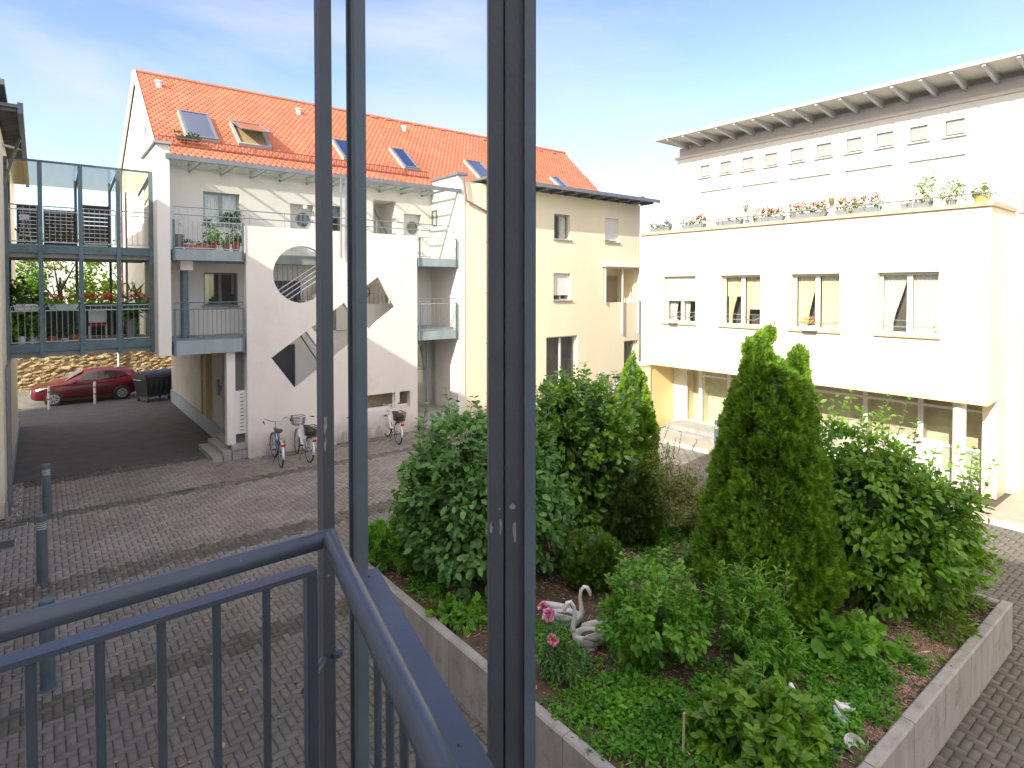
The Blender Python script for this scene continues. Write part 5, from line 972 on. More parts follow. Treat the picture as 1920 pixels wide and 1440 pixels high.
# clipped dark yew cone, round box ball
def dense(name, label, c, prof, n, size, kind, lf, lumps=7, amp=.10, spires=(), ztrunk=.3, cat='conifer', group=None, rnd=.35, jit=.35, sq=1.0, clumps=1500, csz=.085):
    """surface-of-revolution crown of small upright sprays; prof = [(z, r)]"""
    t = plant(name, label, cat, c, group); zz = np.array([p[0] for p in prof]); rr = np.array([p[1] for p in prof]); tt = RNG.uniform(0, 1, n*2); z = zz[0]+(zz[-1]-zz[0])*tt; r = np.interp(z, zz, rr)
    K = clumps; tk = RNG.uniform(0, 1, K*3); zk = zz[0]+(zz[-1]-zz[0])*tk; rk = np.interp(zk, zz, rr); kp = RNG.uniform(0, rr.max(), K*3) < rk+.05; zk, rk = zk[kp][:K], rk[kp][:K]; ak = RNG.uniform(0, 2*math.pi, len(zk))
    nb = (np.sin(ak*lumps+zk*3.1)+np.sin(ak*(lumps+4)-zk*7.3+1)+np.sin(ak*3+zk*9))/3; rk = rk*(1+amp*nb*.6)+RNG.normal(-.02, .03, len(zk))
    idx = RNG.integers(0, len(zk), n); u = RNG.normal(0, 1, (n, 2)); d2_ = np.minimum(2.2, np.hypot(u[:, 0], u[:, 1])); cs = csz*(1+.4*np.sin(idx*1.7)); w1, w2 = u[:, 0]*cs*.55, u[:, 1]*cs*.75
    rc = rk[idx]; a = ak[idx]+w1/np.maximum(rc, .12); z = zk[idx]+w2+cs*.3; r2 = rc+cs*(.75-.42*d2_**1.3)+RNG.normal(0, .012, n)
    P = np.stack([c[0]+np.cos(a)*r2, c[1]+np.sin(a)*r2*sq, z], 1); O = np.stack([np.cos(ak[idx])-np.sin(ak[idx])*u[:, 0]*.6, np.sin(ak[idx])+np.cos(ak[idx])*u[:, 0]*.6, .55+u[:, 1]*.5], 1)
    for (sx, sy, z0, z1, r0) in spires:
        m = int(n*.06); kc = max(12, int(90*r0)); fk = RNG.uniform(0, 1, kc)**1.1; a2 = RNG.uniform(0, 2*math.pi, kc); rs = r0*(1-fk**1.5)*RNG.uniform(.45, 1.1, kc); ix = RNG.integers(0, kc, m); g3 = RNG.normal(0, 1, (m, 3))
        P = np.concatenate([P, np.stack([sx+np.cos(a2[ix])*rs[ix]+g3[:, 0]*.03, sy+np.sin(a2[ix])*rs[ix]+g3[:, 1]*.03, z0+(z1-z0)*fk[ix]+g3[:, 2]*.045], 1)]); O = np.concatenate([O, np.stack([np.cos(a2[ix])*.6+g3[:, 0]*.4, np.sin(a2[ix])*.6+g3[:, 1]*.4, .8+g3[:, 2]*.3], 1)])
    A = norm(O+RNG.normal(0, rnd, P.shape)); rad = norm(O*np.array([1, 1, 0])+RNG.normal(0, .25, P.shape)); side = np.cross(A, rad); th = RNG.uniform(-1.1, 1.1, (len(P), 1)); C = norm(rad*np.sin(th)*.8+norm(side)*np.cos(th)); C = norm(C-A*np.sum(C*A, 1, keepdims=True)); B = np.cross(C, A)
    V, F = stamp(*LEAF[kind], P-A*size*.4, A, B, C, size*RNG.uniform(.6, 1.35, len(P))); npmesh('crown', V, F, lf, t)
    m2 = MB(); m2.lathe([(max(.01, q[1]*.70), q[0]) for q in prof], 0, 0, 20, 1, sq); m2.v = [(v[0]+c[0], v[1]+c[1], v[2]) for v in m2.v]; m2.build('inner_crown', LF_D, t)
    m2 = MB(); m2.tube([(c[0], c[1], c[2]-.05), (c[0], c[1], prof[0][0]+.4)], [.09, .06], 8); m2.build('trunk', BARK, t); return t
bz = soilz(8.04, 4.34)
dense('thuja', 'big broad thuja in the middle of the bed with three sunlit tips', (8.03, 4.36, bz), [(bz+.02, .68), (1.0, .88), (1.36, .93), (1.76, .85), (2.13, .77), (2.57, .66), (3.1, .58), (3.6, .50), (3.85, .40), (4.0, .27), (4.1, .1)], 70000, .075, 'fan', LF_T, 6, .13,
      [(7.84, 4.54, 3.75, 4.44, .19), (8.05, 4.34, 3.75, 4.60, .30), (7.95, 4.45, 3.8, 4.50, .2), (8.30, 4.12, 3.5, 4.22, .26), (8.34, 4.08, 3.95, 4.36, .08)])
bz = soilz(10.4, 8.8)
dense('thuja', 'slim pointed thuja at the far side of the bed with sunlit tip', (10.45, 8.85, bz), [(bz, .42), (1.2, .52), (1.8, .50), (2.3, .42), (2.9, .28), (3.4, .13), (3.62, .03)], 17000, .075, 'fan', LF_T, 5, .13, clumps=420)
bz = soilz(8.2, 6.9)
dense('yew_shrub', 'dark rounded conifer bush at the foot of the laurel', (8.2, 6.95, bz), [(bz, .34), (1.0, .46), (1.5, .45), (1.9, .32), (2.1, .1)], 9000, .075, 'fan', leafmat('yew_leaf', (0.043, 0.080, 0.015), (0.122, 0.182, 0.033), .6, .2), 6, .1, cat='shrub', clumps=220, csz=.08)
bz = soilz(6.4, 6.19)
dense('box_ball', 'small round clipped bush behind the swan planters', (6.42, 6.2, bz), [(bz, .26), (.9, .38), (1.15, .42), (1.35, .36), (1.5, .18), (1.55, .04)], 8000, .06, 'fan', LF_O if False else leafmat('box_leaf', (0.049, 0.114, 0.017), (0.171, 0.285, 0.039), .5, .25), 7, .05, cat='shrub', clumps=260, csz=.05)
# feathery bush at the left corner
bz = soilz(4.55, 8.9)
t = plant('feathery_bush', 'fine feathery bright green bush at the far left corner of the bed', 'shrub', (4.6, 8.75, bz)); P, O = blob_points([(4.6, 8.8, bz+.35, .42, .5, .38), (4.45, 9.2, bz+.3, .3, .35, .33)], 9000, shell=.9, twigs=260, jit=.07); O = norm(O+[0, 0, .9]); V, F = leaves(P, O, .09, 'thin', droop=-.2, flat=.2); npmesh('foliage', V, F, LF_Y, t); stems(t, (4.6, 8.75, bz), bz+.5, .4, 20, .2, .006)
# mock-orange like bush E and lance-leaved bush F, vine-like G
bz = soilz(5.7, 4.6)
bl = [(5.7, 4.55, 1.32, .55, .55, .42), (5.95, 4.35, 1.2, .4, .4, .35), (5.45, 4.65, 1.15, .38, .38, .32)]
shrub('leafy_bush', 'fresh green bush on thin pale stems right of the white swan planters', (5.7, 4.55, bz), bl, 3300, .085, 'oval', LF_Y, 180, .09, .7, [(5.7+random.uniform(-.45, .45), 4.5+random.uniform(-.4, .4), random.uniform(1.5, 1.68)) for _ in range(42)], .25, .075, 5, 16, False, rad=.008)
bz = soilz(6.75, 3.9)
bl = [(6.75, 3.9, 1.2, .42, .42, .5), (6.65, 3.6, 1.0, .38, .35, .35), (6.95, 3.75, .95, .35, .35, .3)]
shrub('lance_leaved_bush', 'bright green narrow-leaved bush growing against the foot of the big thuja', (6.75, 3.85, bz), bl, 5200, .10, 'thin', LF_Y, 200, .09, .7, [(6.72+random.uniform(-.4, .4), 3.85+random.uniform(-.35, .35), random.uniform(1.2, 1.62)) for _ in range(60)], .25, .10, 7, 16, False, rad=.008)
bz = soilz(5.3, 3.1)
bl = [(5.35, 3.05, bz+.32, .42, .42, .24), (5.7, 2.85, bz+.28, .36, .3, .22), (5.15, 3.3, bz+.22, .3, .3, .2), (5.1, 2.75, bz+.2, .35, .3, .2)]
shrub('broadleaf_seedling', 'broad-leaved low bush at the lower edge between planter wall and white ornaments', (5.35, 3.05, bz), bl, 1900, .13, 'oval', LF_C, 90, .1, .8, [(5.35+random.uniform(-.4, .4), 3.0+random.uniform(-.35, .35), bz+random.uniform(.3, .5)) for _ in range(16)], .25, .12, 4, 8, False, rad=.008)
# hosta-like patch, rose bushes, peony, small clumps
shrub('hosta_clump', 'low patch of broad light green leaves at the right foot of the big thuja', (7.75, 3.3, soilz(7.7, 3.3)), [(7.75, 3.3, .82, .45, .35, .16), (8.1, 3.1, .8, .3, .3, .13)], 700, .15, 'round', LF_Y, 60, .1, .9, (), .2, None, 4, 6, False, rad=.006, cat='plant')
for k, (x, y, h, n, lab) in enumerate(((9.6, 7.5, .9, 2600, 'loose rose bush with yellowish leaves between the two thujas'), (10.25, 6.6, .7, 2200, 'low rose bush with yellowish leaves left of the big thuja'), (9.2, 6.5, .5, 1900, 'low sprawling rose bush in front of the loose one'), (10.3, 7.8, 1.15, 1300, 'thin tall rose bush with reddish shoots beside the slim thuja'))):
    bz = soilz(x, y); shrub('rose_bush', lab, (x, y, bz), [(x, y, bz+h*.55, .5, .5, h*.5), (x+.35, y-.3, bz+h*.4, .35, .35, h*.35)], n, .07, 'simple', LF_R, 80, .12, .9, [(x+random.uniform(-.5, .5), y+random.uniform(-.5, .5), bz+h*random.uniform(.7, 1.05)) for _ in range(14)], .4, .055, 6, 14, False, group='rose bushes', rad=.008)
shrub('grey_leaved_shrub', 'blue-grey leaved low plant left of the foot of the big thuja', (8.3, 5.6, soilz(8.3, 5.6)), [(8.3, 5.6, .95, .35, .35, .25)], 500, .09, 'oval', LF_A, 60, .1, .9, (), .2, None, 4, 6, False, rad=.006, cat='plant')
bz = soilz(4.75, 5.0)
t = shrub('peony', 'dark green plant with three pink flower heads beside post and planter wall', (4.66, 5.08, bz), [(4.66, 5.08, bz+.34, .20, .22, .34), (4.74, 4.95, bz+.22, .2, .2, .22)], 2300, .075, 'thin', LF_A, 140, .1, .8, (), .2, None, 4, 14, False, rad=.006, cat='flower')
def head(t, px, py, r, x=4.8):
    p = on(0, x, px, py); n = 60; d = norm(RNG.normal(0, 1, (n, 3))+[0, 0, .35]); V, F = leaves(np.tile(np.array(p), (n, 1))+d*r*.3, d, r, 'round', 0, .15, .2, .2); npmesh('flower_head', V, F, FLPINK, t); m_ = MB(); m_.tube([(p.x, p.y, bz+.1), tuple(p)], .006, 5); m_.build('flower_stalk', TWIG, t)
head(t, 1029, 1152, .065, 4.62); head(t, 1018, 1137, .05, 4.66); head(t, 1037, 1200, .055, 4.52)
bz = soilz(4.5, 7)
shrub('leafy_clump', 'bright green leafy clump inside the left planter wall under the big shrub', (4.5, 6.75, bz), [(4.5, 6.75, bz+.16, .28, .32, .18), (4.42, 7.05, bz+.12, .2, .2, .12)], 420, .10, 'oval', LF_Y, 50, .1, .9, (), .2, None, 4, 6, False, rad=.006, cat='plant')
def tuft(label, x, y, n=70, l=.25):
    z = soilz(x, y); t = plant('grass_tuft', label, 'grass', (x, y, z), 'yellowish grass tufts'); P = np.tile([x, y, z], (n, 1))+RNG.normal(0, .03, (n, 3))*[1, 1, .1]; O = norm(RNG.normal(0, 1, (n, 3))*[1, 1, .3]+[0, 0, .9]); A = O; N = norm(RNG.normal(0, 1, (n, 3))); C = norm(N-A*np.sum(N*A, 1, keepdims=True)); B = np.cross(C, A)
    V, F = stamp(np.array([(0, 0, 0), (.5, .025, .02), (1, 0, -.12), (.5, -.025, .02)]), np.array([[0, 3, 2, 1]]), P, A, B, C, l*RNG.uniform(.5, 1.2, n)); npmesh('blades', V, F, LF_O, t)
tuft('yellowish grass tuft left of the bright leafy clump', 4.38, 7.3); tuft('yellowish grass tuft right of the bright leafy clump', 4.75, 6.75); tuft('yellowish grass tuft at the planter wall below the pink flowers', 4.55, 4.55, 50, .22)
for (x, y, a_, b_, lab) in ((9.55, 2.66, .55, .35, 'yellow-green cushion plant spilling over the planter wall near its corner'), (10.45, 2.9, .4, .45, 'yellow-green cushion plant right at the far corner of the planter wall')):
    z = soilz(x, y); t = plant('cushion_plant', lab, 'plant', (x, y, z), 'cushion plants at the planter corner'); P, O = blob_points([(x, y, z+.06, a_, b_, .14)], 1500, shell=.6, twigs=160, jit=.07); V, F = leaves(P, O, .09, 'thin', droop=.5, flat=.4); npmesh('foliage', V, F, leafmat('cushion_leaf', (.06, .13, .015), (.22, .32, .04), .4, .35) if 'cushion_leaf' not in MATS else MATS['cushion_leaf'], t); stems(t, (x, y, z), z+.12, a_*.7, 14, .1, .004)
# ground cover
def cover():
    zones = [(5.0, 4.3, .95, .8), (5.9, 3.5, .9, .65), (4.75, 3.6, .5, .9), (6.6, 2.85, .9, .4), (7.6, 2.9, .7, .3), (7.0, 5.0, .5, .4), (5.0, 5.8, .45, .4), (6.1, 5.2, .4, .4), (7.3, 3.1, .5, .5), (4.7, 2.9, .4, .4), (4.7, 8.0, .4, .5), (5.0, 7.0, .35, .3), (6.8, 6.8, .3, .3), (7.6, 6.2, .6, .3), (9.2, 5.6, .9, .5), (8.9, 6.6, .8, .5), (7.9, 5.6, .4, .3), (5.5, 2.7, .5, .3), (8.3, 2.65, .35, .2)]
    w = np.array([a*b for _, _, a, b in zones]); w /= w.sum(); cl = []
    for k in RNG.choice(len(zones), 1250, p=w):
        x, y, a, b = zones[k]; p = (x+RNG.normal(0, a*.55), y+RNG.normal(0, b*.55))
        if bx0+.1 < p[0] < bx1-.1 and by0+.08 < p[1] < by1-.1: cl.append(p)
    P = []
    for p in cl:
        m = 26; r = RNG.uniform(.05, .13); a = RNG.uniform(0, 6.28, m); q = r*np.sqrt(RNG.uniform(0, 1, m)); z = soilz(*p); h = RNG.uniform(.04, .13)
        P.append(np.stack([p[0]+np.cos(a)*q, p[1]+np.sin(a)*q, z+h*(1-(q/r)**2)*RNG.uniform(.6, 1, m)+.01, np.cos(a), np.sin(a)], 1))
    P = np.concatenate(P); O = norm(np.stack([P[:, 3], P[:, 4], np.full(len(P), .2)], 1)); V, F = leaves(P[:, :3], O, .055, 'simple', droop=.1, flat=.8, vary=.45)
    setp(npmesh('ground_cover', V, F, LF_G), 'low green ground cover spreading over the soil of the bed', 'ground cover', None, 'stuff')
cover()
# swan planters
def swan(label, px, py, rz, h=.62):
    x, y, z = bedp(px, py); t = thing('swan_planter', label, 'garden ornament', (0, 0, 0), 'white swan planters'); m_ = MB(); vs = []; fs = []; N = 16
    # hollow boat-like body, stations along +x (tail) .. -x (breast)
    st = [(-.24, .03, .12, .17), (-.19, .09, .03, .20), (-.08, .14, .0, .21), (.05, .145, .0, .20), (.16, .11, .03, .21), (.25, .05, .09, .25), (.31, .015, .17, .27)]
    for xx, w, zb_, zt in st:
        for k in range(N):
            a = math.pi*k/(N-1); vs.append((xx, -math.cos(a)*w, zt-(zt-zb_)*math.sin(a)**.8))
    for i in range(len(st)-1):
        for k in range(N-1): fs.append((i*N+k, i*N+k+1, (i+1)*N+k+1, (i+1)*N+k))
    m_.add(vs, fs, True); b = m_.build('body', WPOT, t); so_ = b.modifiers.new('shell', 'SOLIDIFY'); so_.thickness = .018
    for sy in (-1, 1):
        m_ = MB(); m_.add([(-.12, sy*.13, .18), (.08, sy*.16, .14), (.24, sy*.12, .22), (.33, sy*.09, .34), (.2, sy*.15, .30), (.05, sy*.165, .27), (-.08, sy*.155, .24)], [(0, 1, 2, 3, 4, 5, 6)], True); w = m_.build('wing', WPOT, t); so_ = w.modifiers.new('shell', 'SOLIDIFY'); so_.thickness = .015
    m_ = MB(); cx_ = [(-.20, 0, .12), (-.25, 0, .22), (-.235, 0, .33), (-.22, 0, .43), (-.235, 0, .52), (-.28, 0, .575), (-.33, 0, .56), (-.365, 0, .50), (-.375, 0, .45)]; m_.tube([(a, b_, c_*h/.6) for a, b_, c_ in cx_], [.05, .042, .033, .028, .026, .028, .032, .03, .018], 10); m_.build('neck', WPOT, t)
    m_ = MB(); m_.tube([(-.375, 0, .455*h/.6), (-.385, 0, .40*h/.6)], [.016, .006], 8); m_.build('beak', mat('orange_beak', (.5, .25, .1), .5, .1) if 'orange_beak' not in MATS else MATS['orange_beak'], t)
    m_ = MB(); m_.lathe([(.10, -.03), (.09, .02), (.05, .03)], .02, 0, 12); m_.build('foot', WPOT, t)
    m_ = MB(); m_.lathe([(.0, .15), (.11, .165), (.0, .17)], .03, 0, 12, 1.5, 1); m_.build('earth', SOILM, t)
    t.location = (x, y, z); t.rotation_euler.z = rz; t.scale = (.88, .88, .92); return t
swan('white swan planter facing left, the front one beside the leafy bush', 1106, 1212, -.6, .66); swan('white swan planter behind the front one, next to the pink flowers', 1060, 1180, 2.45, .62)
# small white ornaments at the lower edge
def bowl(label, px, py, rx, rz, tilt):
    x, y, z = bedp(px, py); t = thing('white_shell', label, 'garden ornament', (x, y, z)); m_ = MB(); m_.lathe([(.01, .0), (rx*.6, .02), (rx, .09), (rx*.97, .10), (rx*.55, .04), (.01, .03)], 0, 0, 18, 1, .6); b = m_.build('shell', WPOT, None); b.parent = t; b.rotation_euler = (tilt, .5, rz); return t
bowl('white shell-shaped bowl half sunk in the leaves, the left one', 1515, 1388, .11, .4, .9); bowl('long white shell-shaped bowl half sunk in the leaves, the right one', 1588, 1390, .15, -.4, 1.0)
def dove(label, px, py, s, rz, m=WPOT):
    x, y, z = bedp(px, py); t = thing('bird_figurine', label, 'garden ornament', (0, 0, 0), 'white bird figurines'); m_ = MB(); m_.tube([(-.16, 0, .05), (-.08, 0, .07), (0, 0, .08), (.06, 0, .12), (.09, 0, .17), (.11, 0, .19)], [.01, .035, .05, .042, .026, .018], 12); m_.build('body', m, t)
    m_ = MB(); m_.tube([(.115, 0, .19), (.15, 0, .18)], [.01, .003], 6); m_.build('beak', TERRA, t)
    for sy in (-1, 1): m_ = MB(); m_.add([(.04, sy*.045, .11), (-.02, sy*.06, .12), (-.15, sy*.05, .10), (-.06, sy*.056, .06), (.02, sy*.05, .07)], [(0, 1, 2, 3, 4)]); w = m_.build('wing', m, t); q = w.modifiers.new('shell', 'SOLIDIFY'); q.thickness = .008
    m_ = MB(); m_.lathe([(.035, -.03), (.02, .05)], 0, 0, 8); m_.build('stand', m, t); t.location = (x, y, z+.01); t.scale = (s, s, s); t.rotation_euler.z = rz
dove('white bird figurine with grey head standing highest among the leaves', 1492, 1330, 1.15, .9); dove('white bird figurine lying under the standing one', 1485, 1352, .8, 2.2); dove('small mottled bird figurine at right near the planter wall', 1580, 1335, .8, 2.6); dove('small greenish bird figurine left of the mottled one', 1574, 1352, .7, 1.2, PGREEN)
m_ = MB(); x, y, z = bedp(1280, 1420); m_.tube([(x, y, z-.02), (x+.03, y+.01, z+.28), (x+.02, y+.0, z+.42)], .012, 6); setp(m_.build('cut_stem', DRYG), 'single upright pale cut stem standing in the ground cover', 'plant stem')
# ================================================================== bollard lights
def bollard(label, x, y, h=1.17):
    t = thing('bollard_light', label, 'bollard light', (x, y, 0), 'bollard lights'); m_ = MB(); r = .085
    m_.lathe([(r+.03, 0), (r+.03, .012), (r, .013), (r, h-.26)], x, y, 22); m_.build('tube', STEEL, t); m_ = MB(); m_.lathe([(r*.86, h-.26), (r*.86, h-.11)], x, y, 22); ln = m_.build('lamp', LAMPM, t); m_ = MB()
    for k in range(4): m_.lathe([(r, h-.255+k*.038), (r, h-.243+k*.038)], x, y, 22)
    build_each(m_, 'louvre', STEEL, ln); m_ = MB(); m_.lathe([(r, h-.112), (r, h-.01), (r-.012, h)], x, y, 22); m_.build('cap', STEEL, t)
bollard('blue-grey bollard light farthest from the balcony, in the paving at left', .09, 17.33); bollard('blue-grey bollard light in the middle of the three at left', -.01, 13.37, 1.2)
bollard('blue-grey bollard light nearest the balcony, seen through the railing', .03, 9.77); bollard('lone grey bollard light in sunshine between the two thujas', 16.06, 10.32, 1.2)
# ================================================================== bicycles
def bicycle(label, x, y, rz, frame=WPAINT, fb=False, rb=False, cruiser=False, lean=.0, steer=.0, s=1.0, fend=None):
    """rear wheel at -x, front wheel at +x"""
    t = thing('bicycle', label, 'bicycle', (0, 0, 0), 'parked bicycles'); R_ = .345; wb = .54; fend = fend or frame
    def wheel(cx_, rot=0.0):
        c_, s_ = math.cos(rot), math.sin(rot)
        def P(a, r, o=0): vx, vz = math.cos(a)*r, math.sin(a)*r; return (cx_+vx*c_-o*s_, vx*s_+o*c_, R_+vz)
        m_ = MB(); m_.tube([P(k*math.pi/16, R_-.018) for k in range(32)], .019, 7, closed=True); w = m_.build('wheel', BLACK, t)
        m_ = MB(); m_.tube([P(k*math.pi/16, R_-.042) for k in range(32)], .012, 6, closed=True); m_.build('rim', GALV, w)
        m_ = MB()
        for k in range(20): m_.tube([P(k*math.pi/10+.08*(-1)**k, .02, .025*(-1)**k), P(k*math.pi/10, R_-.05)], .0018, 3, caps=False)
        m_.tube([P(0, 0, -.05), P(0, 0, .05)], .022, 8); m_.build('spokes', GALV, w)
        m_ = MB(); N = 12; vs = []; fs = []
        a0, a1 = (math.radians(20), math.radians(190)) if cx_ < 0 else (math.radians(10), math.radians(150))
        for k in range(N+1):
            a = a0+(a1-a0)*k/N; vs += [P(a, R_+.012, -.028), P(a, R_+.022, 0), P(a, R_+.012, .028)]
        for k in range(N): b = k*3; fs += [(b, b+1, b+4, b+3), (b+1, b+2, b+5, b+4)]
        m_.add(vs, fs, True); f = m_.build('mudguard', fend, t); q = f.modifiers.new('shell', 'SOLIDIFY'); q.thickness = .003
    wheel(-wb); wheel(wb, steer)
    bb = (-.08, 0, .28); st = (-.22, 0, .72); hd = (.34, 0, .86); hl = (.38, 0, .70)
    m_ = MB(); m_.tube([bb, st], .017, 8); m_.tube([bb, (.2, 0, .42), hl], .024, 8); m_.tube([(-.16, 0, .52), (.15, 0, .55), hl], .014, 8) if not cruiser else m_.tube([(-.2, 0, .66), hd], .016, 8); m_.tube([hl, hd], .022, 8)
    for sy in (-1, 1): m_.tube([(-wb, sy*.06, R_), (-.08, sy*.03, .29)], .009, 6); m_.tube([(-wb, sy*.06, R_), (-.2, sy*.02, .64)], .008, 6)
    fr = m_.build('frame', frame, t); c_, s_ = math.cos(steer), math.sin(steer); m_ = MB()
    for sy in (-1, 1): m_.tube([(wb-.05*sy*s_, .05*sy*c_, R_), (hl[0]+.03, sy*.05, .66), hl], .011, 6)
    m_.tube([hl, (.32, 0, .92), (.30, 0, 1.04)], .012, 8); m_.build('fork', frame if not cruiser else CHROME, t)
    m_ = MB(); hb = [(.34, 0, 1.04)]+[(.36-(.0 if k < 2 else .11*(k-1)), .13*k, 1.06+.01*k) for k in (1, 2, 3)] if False else None
    if cruiser: pts = [(-.06, -.33, 1.08), (.12, -.34, 1.12), (.27, -.27, 1.13), (.30, -.1, 1.05), (.30, .1, 1.05), (.27, .27, 1.13), (.12, .34, 1.12), (-.06, .33, 1.08)]
    else: pts = [(.12, -.31, 1.08), (.26, -.24, 1.08), (.31, -.05, 1.05), (.31, .05, 1.05), (.26, .24, 1.08), (.12, .31, 1.08)]
    m_.tube(pts, .012, 8); h = m_.build('handlebar', CHROME, t); m_ = MB()
    for q in (pts[:2], pts[-2:][::-1]): a_, b_ = Vector(q[0]), Vector(q[1]); m_.tube([a_, a_.lerp(b_, .75)], .018, 8)
    build_each(m_, 'grip', BLACK, h)
    m_ = MB(); m_.tube([st, (-.24, 0, .86)], .013, 8); m_.build('seat_post', CHROME, t); m_ = MB(); m_.lathe([(.0, -.035), (.08, -.03), (.12, .01), (.10, .035), (0, .04)], 0, 0, 14, 1.15, .85); m_.v = [(vx-.27+(.0 if vx < 0 else vx*.6), vy*(1 if vx < 0 else max(.25, 1-vx*5)), vz+.89) for vx, vy, vz in m_.v]; m_.build('saddle', LEATH, t)
    m_ = MB(); rk = [(-.34, -.06, .72), (-.86, -.06, .72), (-.86, .06, .72), (-.34, .06, .72)]; m_.tube(rk, .006, 5); m_.tube([(-.34, 0, .72), (-.86, 0, .72)], .005, 5)
    for sy in (-1, 1): m_.tube([(-wb, sy*.07, R_), (-.68, sy*.06, .72)], .006, 5)
    m_.build('luggage_rack', BLACKP, t); m_ = MB(); m_.box(-.925, -.90, -.05, .05, .62, .68); m_.build('rear_light', REDL, t)
    m_ = MB(); m_.tube([(bb[0], -.05, bb[2]), (bb[0], -.062, bb[2])], .09, 18); m_.tube([(bb[0], -.06, bb[2]), (bb[0]+.12, -.07, bb[2]-.12)], .01, 6); m_.tube([(bb[0], .06, bb[2]), (bb[0]-.12, .07, bb[2]+.12)], .01, 6); m_.box(bb[0]+.07, bb[0]+.17, -.17, -.07, bb[2]-.135, bb[2]-.11); m_.box(bb[0]-.17, bb[0]-.07, .07, .17, bb[2]+.11, bb[2]+.135); m_.build('crank', BLACKP, t)
    m_ = MB(); m_.box(-wb-.02, bb[0]+.02, -.058, -.05, .30, .34); m_.build('chain_guard', BLACKP, t); m_ = MB(); m_.lathe([(.0, -.03), (.04, -.02), (.045, .03), (0, .035)], .40, 0, 10); m_.v = [(a, b, c+.82) for a, b, c in m_.v]; m_.build('front_light', CHROME, t)
    def basket(cx_, z, L_, w, h_, mm, nm='basket'):
        m_ = MB(); n = 6
        for k in range(n): f = .82+.18*k/(n-1); zz = z+h_*k/(n-1); m_.tube([(cx_-L_/2*f, -w/2*f, zz), (cx_+L_/2*f, -w/2*f, zz), (cx_+L_/2*f, w/2*f, zz), (cx_-L_/2*f, w/2*f, zz)], .006 if k < n-1 else .011, 4, closed=True)
        for q in np.linspace(-1, 1, 9):
            for sy in (-1, 1): m_.tube([(cx_+q*L_/2*.82, sy*w/2*.82, z), (cx_+q*L_/2, sy*w/2, z+h_)], .0045, 4, caps=False); m_.tube([(cx_+sy*L_/2*.82, q*w/2*.82, z), (cx_+sy*L_/2, q*w/2, z+h_)], .0045, 4, caps=False)
        m_.box(cx_-L_/2*.8, cx_+L_/2*.8, -w/2*.8, w/2*.8, z-.006, z+.004); m_.build(nm, mm, t)
    if fb: basket(.52, .82, .26, .34, .24, GREYPOT)
    if rb: basket(-.62, .735, .40, .30, .24, WICK); m_ = MB(); m_.lathe([(.0, 0), (.14, .01), (.15, .12), (.05, .2), (0, .2)], -.60, 0, 10); m_.v = [(a, b, c+.75) for a, b, c in m_.v]; m_.build('bag', BLACKP, t)
    m_ = MB(); m_.tube([(-.12, .04, .3), (-.2, .16, .02)], .009, 6); m_.build('kickstand', BLACKP, t)
    t.location = (x, y, 0); t.rotation_euler = (lean, 0, rz); t.scale = (s, s, s); return t
# front wheels towards the wall (+y)
def wp(px, py): p = on(2, 0, px, py); return p.x, p.y
bicycle('dark blue cruiser bicycle with swept handlebars, leftmost at the stair wall', 5.54, 18.3, math.radians(82), BPAINT, cruiser=True, fend=WPAINT, steer=.15, s=1.12)
bicycle('white city bicycle with front and rear baskets beside the dark blue cruiser', 6.29, 18.3, math.radians(88), WPAINT, True, True, s=1.12, steer=-.12, lean=.04)
bicycle('small light blue bicycle partly hidden behind the balcony post', 8.15, 18.6, math.radians(79), LBPAINT, s=.86)
bicycle('white bicycle with basket on the rear rack under the low wall window', 9.42, 18.5, math.radians(81), WPAINT, False, True, s=1.12, steer=.1)
bicycle('pale bicycle with wicker front basket standing along the cream wall', 20.9, 19.0, math.radians(176), WPAINT, True, True, s=1.15)
bicycle('pale bicycle at the cream wall half hidden by the slim thuja', 22.9, 19.0, math.radians(-4), WPAINT, s=1.1)
def rack(label, x, y, n=3):
    t = thing('bicycle_rack', label, 'bicycle rack', (x, y, 0), 'bicycle racks'); m_ = MB(); m_.bar((x, y, .02), (x+n*.42, y, .02), .04, .03); m_.bar((x, y+.3, .02), (x+n*.42, y+.3, .02), .04, .03); m_.build('base_rail', GALV, t)
    for k in range(n):
        for dx in (-.03, .03): m_ = MB(); q = x+.2+k*.42+dx; m_.tube([(q, y, .02), (q, y+.02, .34), (q, y+.1, .44), (q, y+.2, .40), (q, y+.28, .2), (q, y+.3, .02)], .008, 6); m_.build('hoop', GALV, t)
rack('low galvanised bicycle rack under the two left bicycles', 5.3, 18.85, 4); rack('low galvanised bicycle rack between the balcony post and the white bicycle', 7.7, 18.85, 4)
# ================================================================== our own balcony: posts and railing
BR = thing('balcony_railing', 'dark blue-grey steel balcony posts and railing in the foreground', 'railing', (0.5, 1.0, 3.55))
C1 = Vector((.56, 1.44, 4.58)); LFT = Vector((-1.93, 1.40-.055, 4.58)); NR = on(2, 4.58, 827, 1440); d2 = (NR-C1).normalized()
m_ = MB(); m_.tube([LFT, C1], .0215, 20, caps=False); m_.tube([C1, C1+d2*3.2], .0215, 20, caps=False); m_.lathe([(.0, -.0215), (.012, -.018), (.0205, -.006), (.0215, 0), (.0205, .006), (.012, .018), (0, .0215)], 0, 0, 20); m_.v[-140:] = [(v[0]+C1.x, v[1]+C1.y, v[2]+C1.z) for v in m_.v[-140:]]; m_.build('handrail', STEELB, BR)
